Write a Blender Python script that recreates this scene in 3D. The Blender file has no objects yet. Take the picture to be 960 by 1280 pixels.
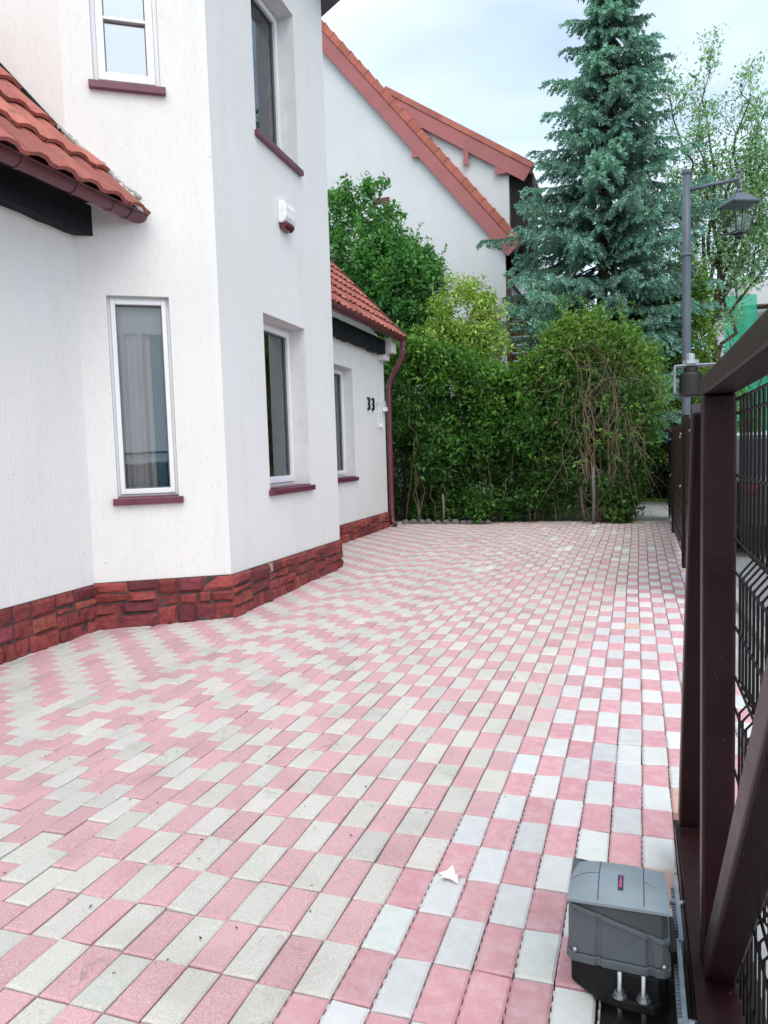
import bpy, math, random
import numpy as np
from mathutils import Vector, Matrix

# ------------------------------------------------------------------ camera, sky, sun, exposure
scene = bpy.context.scene
COL = scene.collection
random.seed(7)
RNG = np.random.default_rng(11)

F_PX, PITCH, ROLL, YAW = 942.4, .0772, -.0308, .3254
CAM_POS = Vector((-.01, -2.408, 1.318))
_fwd = Vector((-math.sin(YAW)*math.cos(PITCH), math.cos(YAW)*math.cos(PITCH), -math.sin(PITCH)))
_right = Vector((math.cos(YAW), math.sin(YAW), 0))
_up = _right.cross(_fwd)
_r2 = math.cos(ROLL)*_right + math.sin(ROLL)*_up
_u2 = -math.sin(ROLL)*_right + math.cos(ROLL)*_up
cam_data = bpy.data.cameras.new('camera')
cam = bpy.data.objects.new('camera', cam_data)
COL.objects.link(cam)
cam_data.sensor_fit = 'VERTICAL'
cam_data.sensor_height = 36.0
cam_data.sensor_width = 27.0
cam_data.lens = F_PX/1280*36
cam_data.clip_start = .02
cam_data.clip_end = 2000
_m = Matrix((_r2, _u2, -_fwd)).transposed().to_4x4()
_m.translation = CAM_POS
cam.matrix_world = _m
scene.camera = cam

SUN_ELEV, SUN_AZ = math.radians(52), math.radians(150)      # azimuth clockwise from +Y
world = bpy.data.worlds.new("World")
scene.world = world
world.use_nodes = True
wn, wl = world.node_tree.nodes, world.node_tree.links
wn.clear()
w_out = wn.new('ShaderNodeOutputWorld')
w_bg = wn.new('ShaderNodeBackground')
w_bg.inputs['Strength'].default_value = .12
w_sky = wn.new('ShaderNodeTexSky')
w_sky.sky_type = 'NISHITA'
w_sky.sun_disc = False
w_sky.sun_elevation = SUN_ELEV
w_sky.sun_rotation = SUN_AZ
w_sky.air_density = 1.0
w_sky.dust_density = 1.5
w_co = wn.new('ShaderNodeTexCoord')
w_map = wn.new('ShaderNodeMapping')
w_map.inputs['Scale'].default_value = (1.1, 1.6, 4.2)
w_map.inputs['Location'].default_value = (.3, .15, .1)
w_noise = wn.new('ShaderNodeTexNoise')
w_noise.inputs['Scale'].default_value = 1.25
w_noise.inputs['Detail'].default_value = 4
w_noise.inputs['Roughness'].default_value = .45
w_noise.inputs['Distortion'].default_value = .4
w_ramp = wn.new('ShaderNodeValToRGB')
w_ramp.color_ramp.elements[0].position = .40
w_ramp.color_ramp.elements[0].color = (.34, .34, .34, 1)
w_ramp.color_ramp.elements[1].position = .64
w_ramp.color_ramp.elements[1].color = (1, 1, 1, 1)
w_mix = wn.new('ShaderNodeMixRGB')
w_mix.inputs['Color2'].default_value = (5.75, 6.6, 7.3, 1)
wl.new(w_co.outputs['Generated'], w_map.inputs['Vector'])
wl.new(w_map.outputs['Vector'], w_noise.inputs['Vector'])
# more cloud towards the west, bluer in the east
w_grd = wn.new('ShaderNodeVectorMath')
w_grd.operation = 'DOT_PRODUCT'
w_grd.inputs[1].default_value = (-.26, -.14, -.10)
wl.new(w_co.outputs['Generated'], w_grd.inputs[0])
w_add = wn.new('ShaderNodeMath')
w_add.operation = 'ADD'
wl.new(w_noise.outputs['Fac'], w_add.inputs[0])
wl.new(w_grd.outputs['Value'], w_add.inputs[1])
w_add2 = wn.new('ShaderNodeMath')
w_add2.operation = 'ADD'
w_add2.inputs[1].default_value = .13
wl.new(w_add.outputs[0], w_add2.inputs[0])
wl.new(w_add2.outputs[0], w_ramp.inputs['Fac'])
wl.new(w_ramp.outputs['Color'], w_mix.inputs['Fac'])
wl.new(w_sky.outputs['Color'], w_mix.inputs['Color1'])
# clouds are brighter round the veiled sun
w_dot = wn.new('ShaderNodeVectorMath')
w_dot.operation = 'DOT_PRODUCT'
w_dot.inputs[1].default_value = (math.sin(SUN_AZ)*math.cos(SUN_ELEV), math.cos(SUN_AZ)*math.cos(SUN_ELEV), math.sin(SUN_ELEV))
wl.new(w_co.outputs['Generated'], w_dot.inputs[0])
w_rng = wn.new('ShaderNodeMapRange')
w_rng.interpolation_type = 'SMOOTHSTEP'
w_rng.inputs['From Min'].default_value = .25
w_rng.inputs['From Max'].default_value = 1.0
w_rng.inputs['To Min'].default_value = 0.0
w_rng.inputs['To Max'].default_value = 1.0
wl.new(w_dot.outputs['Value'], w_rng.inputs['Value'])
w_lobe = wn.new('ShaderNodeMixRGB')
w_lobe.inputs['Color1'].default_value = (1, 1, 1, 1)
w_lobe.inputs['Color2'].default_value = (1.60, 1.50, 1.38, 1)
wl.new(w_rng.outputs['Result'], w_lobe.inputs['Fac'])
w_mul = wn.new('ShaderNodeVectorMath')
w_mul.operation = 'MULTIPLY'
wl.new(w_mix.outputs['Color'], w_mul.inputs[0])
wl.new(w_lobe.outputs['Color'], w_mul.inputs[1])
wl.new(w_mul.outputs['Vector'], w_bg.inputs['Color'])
wl.new(w_bg.outputs['Background'], w_out.inputs['Surface'])

sun_data = bpy.data.lights.new('sun', 'SUN')
sun_data.energy = .55
sun_data.angle = math.radians(40)
sun_data.color = (1.0, .95, .88)
sun = bpy.data.objects.new('sun', sun_data)
COL.objects.link(sun)
_sd = Vector((math.sin(SUN_AZ)*math.cos(SUN_ELEV), math.cos(SUN_AZ)*math.cos(SUN_ELEV), math.sin(SUN_ELEV)))
sun.rotation_euler = _sd.to_track_quat('Z', 'Y').to_euler()
sun.location = (0, -6, 12)

scene.view_settings.view_transform = 'Standard'
scene.view_settings.look = 'None'
scene.view_settings.gamma = 1
scene.view_settings.use_curve_mapping = False
scene.view_settings.exposure = .88

scene.render.engine = 'CYCLES'
scene.cycles.use_denoising = True
scene.cycles.max_bounces = 8
scene.cycles.transparent_max_bounces = 12
scene.cycles.caustics_reflective = False
scene.cycles.caustics_refractive = False

# ------------------------------------------------------------------ materials
MATS = {}


class NT:
    def __init__(self, name):
        m = bpy.data.materials.new(name)
        m.use_nodes = True
        self.m = m
        self.n = m.node_tree.nodes
        self.l = m.node_tree.links
        self.n.clear()
        self.out = self.n.new('ShaderNodeOutputMaterial')
        MATS[name] = m

    def node(self, t, **kw):
        nd = self.n.new('ShaderNode' + t)
        for k, v in kw.items():
            setattr(nd, k, v)
        return nd

    def val(self, sock, v):
        if hasattr(v, 'links') or isinstance(v, bpy.types.NodeSocket):
            self.l.new(v, sock)
        else:
            if isinstance(v, tuple) and len(v) == 3 and sock.type == 'RGBA':
                v = v + (1,)
            sock.default_value = v

    def coords(self, scale=(1, 1, 1), kind='Object'):
        tc = self.node('TexCoord')
        mp = self.node('Mapping')
        mp.inputs['Scale'].default_value = scale
        self.l.new(tc.outputs[kind], mp.inputs['Vector'])
        return mp.outputs['Vector']

    def noise(self, vec, scale, detail=4, rough=.55, dist=0):
        nd = self.node('TexNoise')
        self.l.new(vec, nd.inputs['Vector'])
        nd.inputs['Scale'].default_value = scale
        nd.inputs['Detail'].default_value = detail
        nd.inputs['Roughness'].default_value = rough
        nd.inputs['Distortion'].default_value = dist
        return nd.outputs['Fac']

    def ramp(self, fac, stops):
        nd = self.node('ValToRGB')
        e = nd.color_ramp.elements
        while len(e) < len(stops):
            e.new(.5)
        for el, (p, c) in zip(e, stops):
            el.position = p
            el.color = (c, c, c, 1) if not isinstance(c, tuple) else c + (1,)
        self.l.new(fac, nd.inputs['Fac'])
        return nd.outputs['Color']

    def mix(self, fac, a, b, mode='MIX'):
        nd = self.node('MixRGB', blend_type=mode)
        self.val(nd.inputs['Fac'], fac)
        self.val(nd.inputs['Color1'], a)
        self.val(nd.inputs['Color2'], b)
        return nd.outputs['Color']

    def math(self, op, a, b=0.0):
        nd = self.node('Math', operation=op)
        self.val(nd.inputs[0], a)
        self.val(nd.inputs[1], b)
        return nd.outputs[0]

    def bump(self, h, strength, dist=.01, normal=None):
        nd = self.node('Bump')
        nd.inputs['Strength'].default_value = strength
        nd.inputs['Distance'].default_value = dist
        self.l.new(h, nd.inputs['Height'])
        if normal is not None:
            self.l.new(normal, nd.inputs['Normal'])
        return nd.outputs['Normal']

    def attr(self, name='Col'):
        nd = self.node('Attribute')
        nd.attribute_name = name
        return nd

    def principled(self, color, rough=.6, metal=0, spec=.5, normal=None):
        p = self.node('BsdfPrincipled')
        self.val(p.inputs['Base Color'], color)
        self.val(p.inputs['Roughness'], rough)
        self.val(p.inputs['Metallic'], metal)
        self.val(p.inputs['Specular IOR Level'], spec)
        if normal is not None:
            self.l.new(normal, p.inputs['Normal'])
        self.l.new(p.outputs['BSDF'], self.out.inputs['Surface'])
        return p


def plaster(name, base, streak=.06):
    t = NT(name)
    v = t.coords((1, 1, 1))
    vs = t.coords((120, 120, 13))
    groove = t.noise(vs, 1.0, 3, .6, .3)
    big = t.noise(v, .9, 5, .6)
    vdrip = t.noise(t.coords((5, 5, .5)), 1.0, 4, .6)
    c = t.mix(t.ramp(groove, [(.28, .8), (.44, 0.0)]), base, tuple(x*.86 for x in base))
    c = t.mix(t.ramp(big, [(.40, 0.0), (.75, .5)]), c, tuple(b*k for b, k in zip(base, (.9, .89, .86))))
    c = t.mix(t.ramp(vdrip, [(.52, 0.0), (.75, .4)]), c, tuple(b*k for b, k in zip(base, (.86, .86, .84))))
    sp = t.noise(v, 26, 2, .5)
    c = t.mix(t.ramp(sp, [(.73, 0.0), (.79, .55)]), c, (.38, .37, .35))
    n = t.bump(groove, .8, .008)
    n = t.bump(t.noise(v, 160, 2, .6), .15, .003, n)
    t.principled(c, .9, 0, .2, n)


plaster('plaster_white', (.815, .803, .785))
plaster('plaster_neighbour', (.64, .665, .70))


def simple(name, color, rough=.5, metal=0, spec=.5, var=.15, scale=12, bump=0.0, bscale=60):
    t = NT(name)
    v = t.coords()
    f = t.noise(v, scale, 4, .6)
    c = t.mix(t.ramp(f, [(.3, 0.0), (.7, 1.0)]), tuple(x*(1-var) for x in color), tuple(min(1, x*(1+var)) for x in color))
    n = t.bump(t.noise(v, bscale, 3, .6), bump, .004) if bump else None
    t.principled(c, t.math('ADD', rough-.08, t.math('MULTIPLY', f, .16)), metal, spec, n)


simple('reveal', (.72, .72, .72), .85, 0, .2, .06, 8, .2)
simple('pvc_white', (.82, .83, .85), .35, 0, .5, .03, 6)
simple('maroon_metal', (.135, .030, .055), .33, 0, .55, .15, 7, .05)
simple('gutter_maroon', (.125, .030, .046), .38, 0, .5, .2, 6, .08)
simple('dark_timber', (.014, .017, .022), .8, 0, .2, .4, 9, .5, 18)
simple('mortar', (.07, .06, .058), .95, 0, .1, .3, 20, .4)
simple('concrete', (.36, .37, .36), .9, 0, .2, .15, 3, .3, 40)
simple('bed_sand', (.045, .043, .038), 1.0, 0, .1, .4, 30, .5, 90)
simple('asphalt', (.24, .24, .245), .9, 0, .2, .2, 5, .4, 120)
simple('earth', (.07, .075, .045), 1.0, 0, .1, .4, 3, .6, 14)
simple('lamp_dark', (.022, .03, .04), .5, 0, .4, .1, 10)
simple('lamp_grey', (.095, .115, .145), .5, .2, .5, .12, 10, .05)
simple('black_plastic', (.005, .0055, .0065), .6, 0, .25, .3, 60, .35, 160)
simple('steel', (.42, .44, .46), .45, 1, .5, .15, 20, .1)
simple('galvanised', (.26, .30, .34), .5, .5, .5, .18, 30, .1)
simple('black_rubber', (.012, .012, .014), .45, 0, .4, .3, 20)
simple('red_brown_wood', (.12, .055, .045), .7, 0, .3, .3, 8, .3)
simple('dark_brown_cladding', (.035, .03, .032), .75, 0, .2, .3, 6, .3)
simple('barge_red', (.36, .125, .13), .6, 0, .3, .10, 2, .1)
simple('white_cloth', (.7, .7, .7), .9, 0, .1, .06, 8)
simple('bark', (.085, .07, .055), .95, 0, .1, .4, 9, .8, 25)
simple('dead_vine', (.20, .145, .10), .95, 0, .1, .35, 30, .3)
simple('paper', (.80, .72, .70), .9, 0, .1, .08, 60)
simple('grass_green', (.10, .17, .03), .95, 0, .1, .4, 9, .8, 60)
simple('car_dark', (.012, .014, .018), .25, .2, .6, .1, 2)
simple('car_white', (.72, .74, .76), .3, 0, .6, .05, 2)
simple('tail_red', (.25, .01, .012), .25, 0, .5, .1, 4)
simple('interior', (.10, .11, .125), .9, 0, .1, .2, 1.5)
simple('blind', (.42, .42, .40), .9, 0, .1, .06, 5)
simple('cobble', (.15, .15, .14), .9, 0, .2, .25, 9, .5, 30)

# dusty dark brown gate paint
t = NT('gate_brown')
v = t.coords()
dust = t.noise(v, 7, 5, .65)
spk = t.noise(v, 120, 2, .5)
c = t.mix(t.ramp(dust, [(.35, 0.0), (.8, .4)]), (.0150, .0036, .0043), (.034, .0125, .0142))
c = t.mix(t.ramp(spk, [(.73, 0.0), (.77, .7)]), c, (.15, .11, .105))
t.principled(c, t.math('ADD', .30, t.math('MULTIPLY', dust, .25)), 0, .28, t.bump(spk, .06, .003))
simple('wire_brown', (.008, .005, .006), .5, 0, .25, .2, 30)
simple('fence_brown', (.020, .0075, .0085), .5, 0, .22, .3, 3, .1)

# curtains
t = NT('curtain')
v = t.coords((1, 1, 1))
t.principled(t.mix(t.noise(v, 3, 3), (.36, .34, .335), (.48, .46, .45)), .95, 0, .05)
t = NT('curtain_light')
t.principled(t.mix(t.noise(t.coords(), 3, 3), (.80, .80, .82), (.88, .88, .89)), .95, 0, .05)
t = NT('curtain_teal')
t.principled(t.mix(t.noise(t.coords(), 3, 3), (.05, .11, .15), (.08, .17, .22)), .95, 0, .05)


def glass(name, refl, tint, fres=1.0):
    t = NT(name)
    tr = t.node('BsdfTransparent')
    tr.inputs['Color'].default_value = tint + (1,)
    gl = t.node('BsdfGlossy')
    gl.inputs['Roughness'].default_value = .015
    gl.inputs['Color'].default_value = (.9, .95, 1, 1)
    fr = t.node('Fresnel')
    fr.inputs['IOR'].default_value = 1.5
    wv = t.noise(t.coords(), 1.3, 2)
    nb = t.bump(wv, .02, .05)
    t.l.new(nb, gl.inputs['Normal'])
    fac = t.math('MINIMUM', t.math('ADD', t.math('MULTIPLY', fr.outputs[0], fres), refl), 1.0)
    ms = t.node('MixShader')
    t.l.new(fac, ms.inputs[0])
    t.l.new(tr.outputs[0], ms.inputs[1])
    t.l.new(gl.outputs[0], ms.inputs[2])
    t.l.new(ms.outputs[0], t.out.inputs['Surface'])


glass('glass_lower', .01, (.95, .96, .97))
glass('glass_side', .10, (.95, .96, .97))
glass('glass_upper', .34, (.55, .6, .65))
glass('glass_lamp', .03, (.97, .985, 1), .12)
glass('glass_car', .10, (.12, .14, .16))

# pavers: per-paver colour in Col, alpha = how new and smooth the paver is
t = NT('pavers')
a = t.attr()
v = t.coords()
grain = t.noise(v, 230, 3, .7)
mid = t.noise(v, 24, 4, .6)
stain = t.noise(v, 3.1, 5, .62, .4)
blot = t.noise(v, 17, 5, .68, 0)
old = t.mix(t.ramp(grain, [(.34, 0.0), (.70, 1.0)]), t.mix(1, a.outputs['Color'], (.80, .78, .77), 'MULTIPLY'), t.mix(.26, a.outputs['Color'], (.95, .92, .90)))
old = t.mix(t.ramp(stain, [(.50, 0.0), (.78, .5)]), old, t.mix(1, old, (.60, .58, .55), 'MULTIPLY'))
old = t.mix(t.ramp(t.noise(v, 6.5, 6, .75, 1.2), [(.61, 0.0), (.72, .6)]), old, (.17, .165, .15))
new = t.mix(t.ramp(blot, [(.42, 0.0), (.78, .6)]), t.mix(t.ramp(grain, [(.36, .55), (.6, 0.0)]), a.outputs['Color'], t.mix(1, a.outputs['Color'], (.78, .77, .77), 'MULTIPLY')), t.mix(.42, a.outputs['Color'], (.84, .83, .84)))
new = t.mix(t.ramp(t.noise(v, 60, 3, .6), [(.68, 0.0), (.74, .5)]), new, t.mix(1, new, (.6, .6, .58), 'MULTIPLY'))
c = t.mix(a.outputs['Alpha'], old, new)
n = t.bump(grain, .38, .004)
n = t.bump(mid, .25, .004, n)
t.principled(c, .85, 0, .3, n)

# sandstone plinth, tiles: per-piece colour
t = NT('plinth_stone')
a = t.attr()
v = t.coords()
r = t.noise(v, 22, 6, .7, .5)
c = t.mix(t.ramp(r, [(.3, 0.0), (.75, 1.0)]), t.mix(1, a.outputs['Color'], (.45, .40, .42), 'MULTIPLY'), a.outputs['Color'])
c = t.mix(t.ramp(t.noise(v, 9, 4), [(.58, 0.0), (.8, .6)]), c, (.085, .045, .05))
n = t.bump(r, .9, .018)
n = t.bump(t.noise(t.coords((8, 8, 40)), 3, 4, .6), .5, .012, n)
t.principled(c, .72, 0, .35, n)

t = NT('roof_tile')
a = t.attr()
v = t.coords()
c = t.mix(t.ramp(t.noise(v, 4, 5, .6), [(.3, 0.0), (.75, 1.0)]), t.mix(1, a.outputs['Color'], (.72, .70, .72), 'MULTIPLY'), a.outputs['Color'])
c = t.mix(t.ramp(t.noise(v, 13, 5, .7, .5), [(.54, 0.0), (.68, .7)]), c, (.17, .10, .065))
t.principled(c, .75, 0, .3, t.bump(t.noise(v, 50, 4), .2, .004))


def leafmat(name, trans=.35, gloss=.4, rough=.5):
    t = NT(name)
    a = t.attr()
    p = t.node('BsdfPrincipled')
    t.l.new(a.outputs['Color'], p.inputs['Base Color'])
    p.inputs['Roughness'].default_value = rough
    p.inputs['Specular IOR Level'].default_value = gloss
    tl = t.node('BsdfTranslucent')
    t.l.new(t.mix(1, a.outputs['Color'], (1.2, 1.35, .6), 'MULTIPLY'), tl.inputs['Color'])
    ms = t.node('MixShader')
    ms.inputs[0].default_value = trans
    t.l.new(p.outputs[0], ms.inputs[1])
    t.l.new(tl.outputs[0], ms.inputs[2])
    t.l.new(ms.outputs[0], t.out.inputs['Surface'])


leafmat('leaf')
leafmat('needle', .15, .3, .6)

t = NT('scaffold_net')
v = t.coords()
wv = t.noise(t.coords((3, 3, .6)), 1.2, 3)
tr = t.node('BsdfTransparent')
tr.inputs['Color'].default_value = (.55, .85, .72, 1)
df = t.node('BsdfTranslucent')
df.inputs['Color'].default_value = (.05, .50, .30, 1)
d2 = t.node('BsdfDiffuse')
t.l.new(t.mix(t.ramp(wv, [(.35, 0.0), (.65, 1.0)]), (.03, .40, .24), (.08, .58, .38)), d2.inputs['Color'])
m1 = t.node('MixShader')
m1.inputs[0].default_value = .35
t.l.new(d2.outputs[0], m1.inputs[1])
t.l.new(df.outputs[0], m1.inputs[2])
m2 = t.node('MixShader')
m2.inputs[0].default_value = .25
t.l.new(m1.outputs[0], m2.inputs[1])
t.l.new(tr.outputs[0], m2.inputs[2])
t.l.new(m2.outputs[0], t.out.inputs['Surface'])

simple('gasket_grey', (.16, .17, .18), .6)
simple('flashing', (.40, .39, .37), .9, 0, .2, .5, 14, .4, 30)
simple('motor_grey', (.088, .106, .117), .5, 0, .4, .16, 11, .12, 420)
simple('motor_lid', (.24, .285, .32), .48, 0, .4, .12, 11, .12, 420)
simple('motor_dark', (.06, .073, .08), .5, 0, .4, .06, 25, .12, 420)
simple('badge_dark', (.02, .02, .04), .3)
simple('badge_pink', (.45, .06, .20), .35)
simple('siren_white', (.80, .80, .80), .4)
simple('siren_lens', (.13, .022, .03), .2)
simple('number_black', (.012, .012, .012), .5)


# ------------------------------------------------------------------ mesh helpers
class MB:
    """collects polygons that become ONE mesh object"""
    def __init__(self):
        self.v, self.f, self.c, self.fm, self.fs = [], [], [], [], []
        self.mi = 0
        self.smooth = False

    def add(self, verts, faces, col=None):
        o = len(self.v)
        self.v += [tuple(p) for p in verts]
        self.f += [tuple(i+o for i in f) for f in faces]
        self.c += [col or (1, 1, 1, 1)]*len(verts)
        self.fm += [self.mi]*len(faces)
        self.fs += [self.smooth]*len(faces)

    def quad(self, a, b, c, d, col=None):
        self.add([a, b, c, d], [(0, 1, 2, 3)], col)

    def obox(self, o, ax, ay, az, x, y, z, col=None):
        o, ax, ay, az = Vector(o), Vector(ax), Vector(ay), Vector(az)
        P = [o+ax*i+ay*j+az*k for k in z for j in y for i in x]
        self.add(P, [(0, 2, 3, 1), (4, 5, 7, 6), (0, 1, 5, 4), (2, 6, 7, 3), (0, 4, 6, 2), (1, 3, 7, 5)], col)

    def box(self, x, y, z, col=None):
        self.obox((0, 0, 0), (1, 0, 0), (0, 1, 0), (0, 0, 1), x, y, z, col)

    def beam(self, p0, p1, w, h, side=(1, 0, 0), col=None):
        p0, p1 = Vector(p0), Vector(p1)
        d = (p1-p0)
        L = d.length
        d /= L
        s = Vector(side)
        s = (s-d*s.dot(d)).normalized()
        u = d.cross(s)
        self.obox(p0, d, s, u, (0, L), (-w/2, w/2), (-h/2, h/2), col)

    def tube(self, pts, r, n=8, cap=True, col=None):
        pts = [Vector(p) for p in pts]
        rs = r if isinstance(r, (list, tuple)) else [r]*len(pts)
        V, Fc = [], []
        ref = None
        for i, p in enumerate(pts):
            d = (pts[min(i+1, len(pts)-1)]-pts[max(i-1, 0)]).normalized()
            if ref is None:
                ref = d.orthogonal().normalized()
            else:
                ref = (ref-d*ref.dot(d))
                ref = ref.normalized() if ref.length > 1e-6 else d.orthogonal().normalized()
            b = d.cross(ref)
            for k in range(n):
                a = 2*math.pi*k/n
                V.append(p+(ref*math.cos(a)+b*math.sin(a))*rs[i])
        for i in range(len(pts)-1):
            for k in range(n):
                Fc.append((i*n+k, i*n+(k+1) % n, (i+1)*n+(k+1) % n, (i+1)*n+k))
        if cap:
            Fc.append(tuple(reversed(range(n))))
            Fc.append(tuple(range((len(pts)-1)*n, len(pts)*n)))
        s = self.smooth
        self.smooth = True
        self.add(V, Fc, col)
        self.smooth = s

    def prism(self, poly, ax, ay, az, o, d0, d1, col=None):
        """poly in (ax, ay), extruded along az from d0 to d1"""
        o, ax, ay, az = Vector(o), Vector(ax), Vector(ay), Vector(az)
        n = len(poly)
        V = [o+ax*p[0]+ay*p[1]+az*d for d in (d0, d1) for p in poly]
        Fc = [tuple(reversed(range(n))), tuple(range(n, 2*n))]
        Fc += [(i, (i+1) % n, n+(i+1) % n, n+i) for i in range(n)]
        self.add(V, Fc, col)

    def lathe(self, prof, n=16, o=(0, 0, 0)):
        V, Fc = [], []
        for r, z in prof:
            for k in range(n):
                a = 2*math.pi*k/n
                V.append((o[0]+r*math.cos(a), o[1]+r*math.sin(a), o[2]+z))
        for i in range(len(prof)-1):
            for k in range(n):
                Fc.append((i*n+k, i*n+(k+1) % n, (i+1)*n+(k+1) % n, (i+1)*n+k))
        Fc.append(tuple(reversed(range(n))))
        Fc.append(tuple(range((len(prof)-1)*n, len(prof)*n)))
        self.add(V, Fc)

    def build(self, name, mat, parent=None, bevel=0.0, recalc=True):
        me = bpy.data.meshes.new(name)
        me.from_pydata(self.v, [], self.f)
        mats = mat if isinstance(mat, (list, tuple)) else [mat]
        for mm in mats:
            me.materials.append(MATS[mm])
        me.polygons.foreach_set('material_index', self.fm)
        me.polygons.foreach_set('use_smooth', self.fs)
        ca = me.color_attributes.new('Col', 'FLOAT_COLOR', 'POINT')
        ca.data.foreach_set('color', np.array(self.c, dtype=np.float32).ravel())
        if recalc:
            import bmesh
            bm = bmesh.new()
            bm.from_mesh(me)
            bmesh.ops.recalc_face_normals(bm, faces=bm.faces)
            bm.to_mesh(me)
            bm.free()
        me.update()
        ob = bpy.data.objects.new(name, me)
        COL.objects.link(ob)
        if parent is not None:
            ob.parent = parent
        if bevel:
            md = ob.modifiers.new('bevel', 'BEVEL')
            md.width = bevel
            md.segments = 2
            md.limit_method = 'ANGLE'
            md.angle_limit = math.radians(40)
        return ob


def tag(o, label, cat, group=None, kind=None):
    o['label'] = label
    o['category'] = cat
    if group:
        o['group'] = group
    if kind:
        o['kind'] = kind
    return o


def thing(name, label, cat, loc=(0, 0, 0), group=None):
    """an Empty at the thing's base; parts keep world coordinates through the inverse"""
    o = bpy.data.objects.new(name, None)
    o.empty_display_size = .2
    COL.objects.link(o)
    o.location = loc
    return tag(o, label, cat, group)


def adopt(root):
    """parts were modelled in world coordinates: keep them there"""
    inv = Matrix.Translation(-Vector(root.location))
    for ch in root.children:
        ch.matrix_parent_inverse = inv


def structure(o):
    o['kind'] = 'structure'
    return o


Z = Vector((0, 0, 1))

# ------------------------------------------------------------------ ground and paving
m = MB()
m.quad((-300, -300, -.07), (300, -300, -.07), (300, 300, -.07), (-300, 300, -.07))
structure(m.build('ground', 'earth', recalc=False))
m = MB()
m.quad((.75, -30, -.045), (14, -30, -.045), (14, 60, -.045), (.75, 60, -.045))
structure(m.build('street', 'asphalt', recalc=False))
m = MB()
m.box((-.25, .62), (11.42, 16.4), (-.06, -.004))
structure(m.build('path', 'concrete'))
m = MB()
m.box((.24, .75), (-8, 11.3), (-.06, -.03))
m.box((.75, .83), (-8, 30), (-.06, .03))
structure(m.build('kerb', 'concrete', bevel=.01))

BAY = [(-4.60, 2.445), (-4.076, 2.425), (-3.205, 3.052), (-3.34, 5.80), (-4.17, 6.40)]


def wall_x(y):
    return -4.05-.0233*(y-1.5)


def inside_house(x, y):
    if x < wall_x(y) - .02 and y < 10.4:
        return True
    if 2.44 < y < 6.45:
        a, b, c, d = BAY[1:5]
        if y < 3.052:
            xl = a[0]+(b[0]-a[0])*(y-a[1])/(b[1]-a[1])
        elif y < 5.8:
            xl = b[0]+(c[0]-b[0])*(y-b[1])/(c[1]-b[1])
        else:
            xl = c[0]+(d[0]-c[0])*(y-c[1])/(d[1]-c[1])
        return x < xl-.06
    return False


m = MB()
PW, PL_ = .1025, .2025
GREY, PINK = np.array([.595, .57, .52]), np.array([.62, .325, .355])
NGREY, NPINK = np.array([.61, .605, .595]), np.array([.60, .305, .335])


def new_edge(y):        # left limit of the newer, smoother pavers
    return float(np.interp(y, [-3, -.8, -.4, .05, .6, 1.35, 2.85, 3.95, 5.6, 7], [-.9, -.79, -.70, -.60, -.57, -.42, -.33, -.24, -.06, .2]))


def paver(x0, x1, y0, y1, col, alpha, dz=None):
    g = .0023
    j = lambda s=.0009: random.gauss(0, s)
    dz = random.gauss(0, .0012) if dz is None else dz
    tx, ty = random.gauss(0, .0012), random.gauss(0, .0012)
    cor = [(x0+g+j(), y0+g+j()), (x1-g+j(), y0+g+j()), (x1-g+j(), y1-g+j()), (x0+g+j(), y1-g+j())]
    cx, cy = (x0+x1)/2, (y0+y1)/2
    hgt = lambda p, z: z+dz+tx*(p[0]-cx)/.05+ty*(p[1]-cy)/.1
    b = .006
    ins = [(p[0]+(b if p[0] < cx else -b), p[1]+(b if p[1] < cy else -b)) for p in cor]
    V = [(p[0], p[1], hgt(p, 0)) for p in ins]+[(p[0], p[1], hgt(p, -.0055)) for p in cor]+[(p[0], p[1], -.05) for p in cor]
    Fc = [(0, 1, 2, 3)]+[(4+i, 4+(i+1) % 4, (i+1) % 4, i) for i in range(4)]+[(8+i, 8+(i+1) % 4, 4+(i+1) % 4, 4+i) for i in range(4)]
    cc = (float(col[0]), float(col[1]), float(col[2]), alpha)
    m.add(V, Fc, cc)
    if alpha > .5 and cy < 3.5:                       # spacer lugs along the long sides
        for q in range(5):
            yl = y0+.022+q*.037
            m.box((x0-.0006, x0+.004), (yl, yl+.016), (-.02, -.0045), (cc[0]*.8, cc[1]*.8, cc[2]*.8, alpha))


def shade(base, s=.07):
    k = 1+random.gauss(0, s)
    return np.clip(base*k*(1+np.array([random.gauss(0, .009) for _ in range(3)])), 0, .9)


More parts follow.
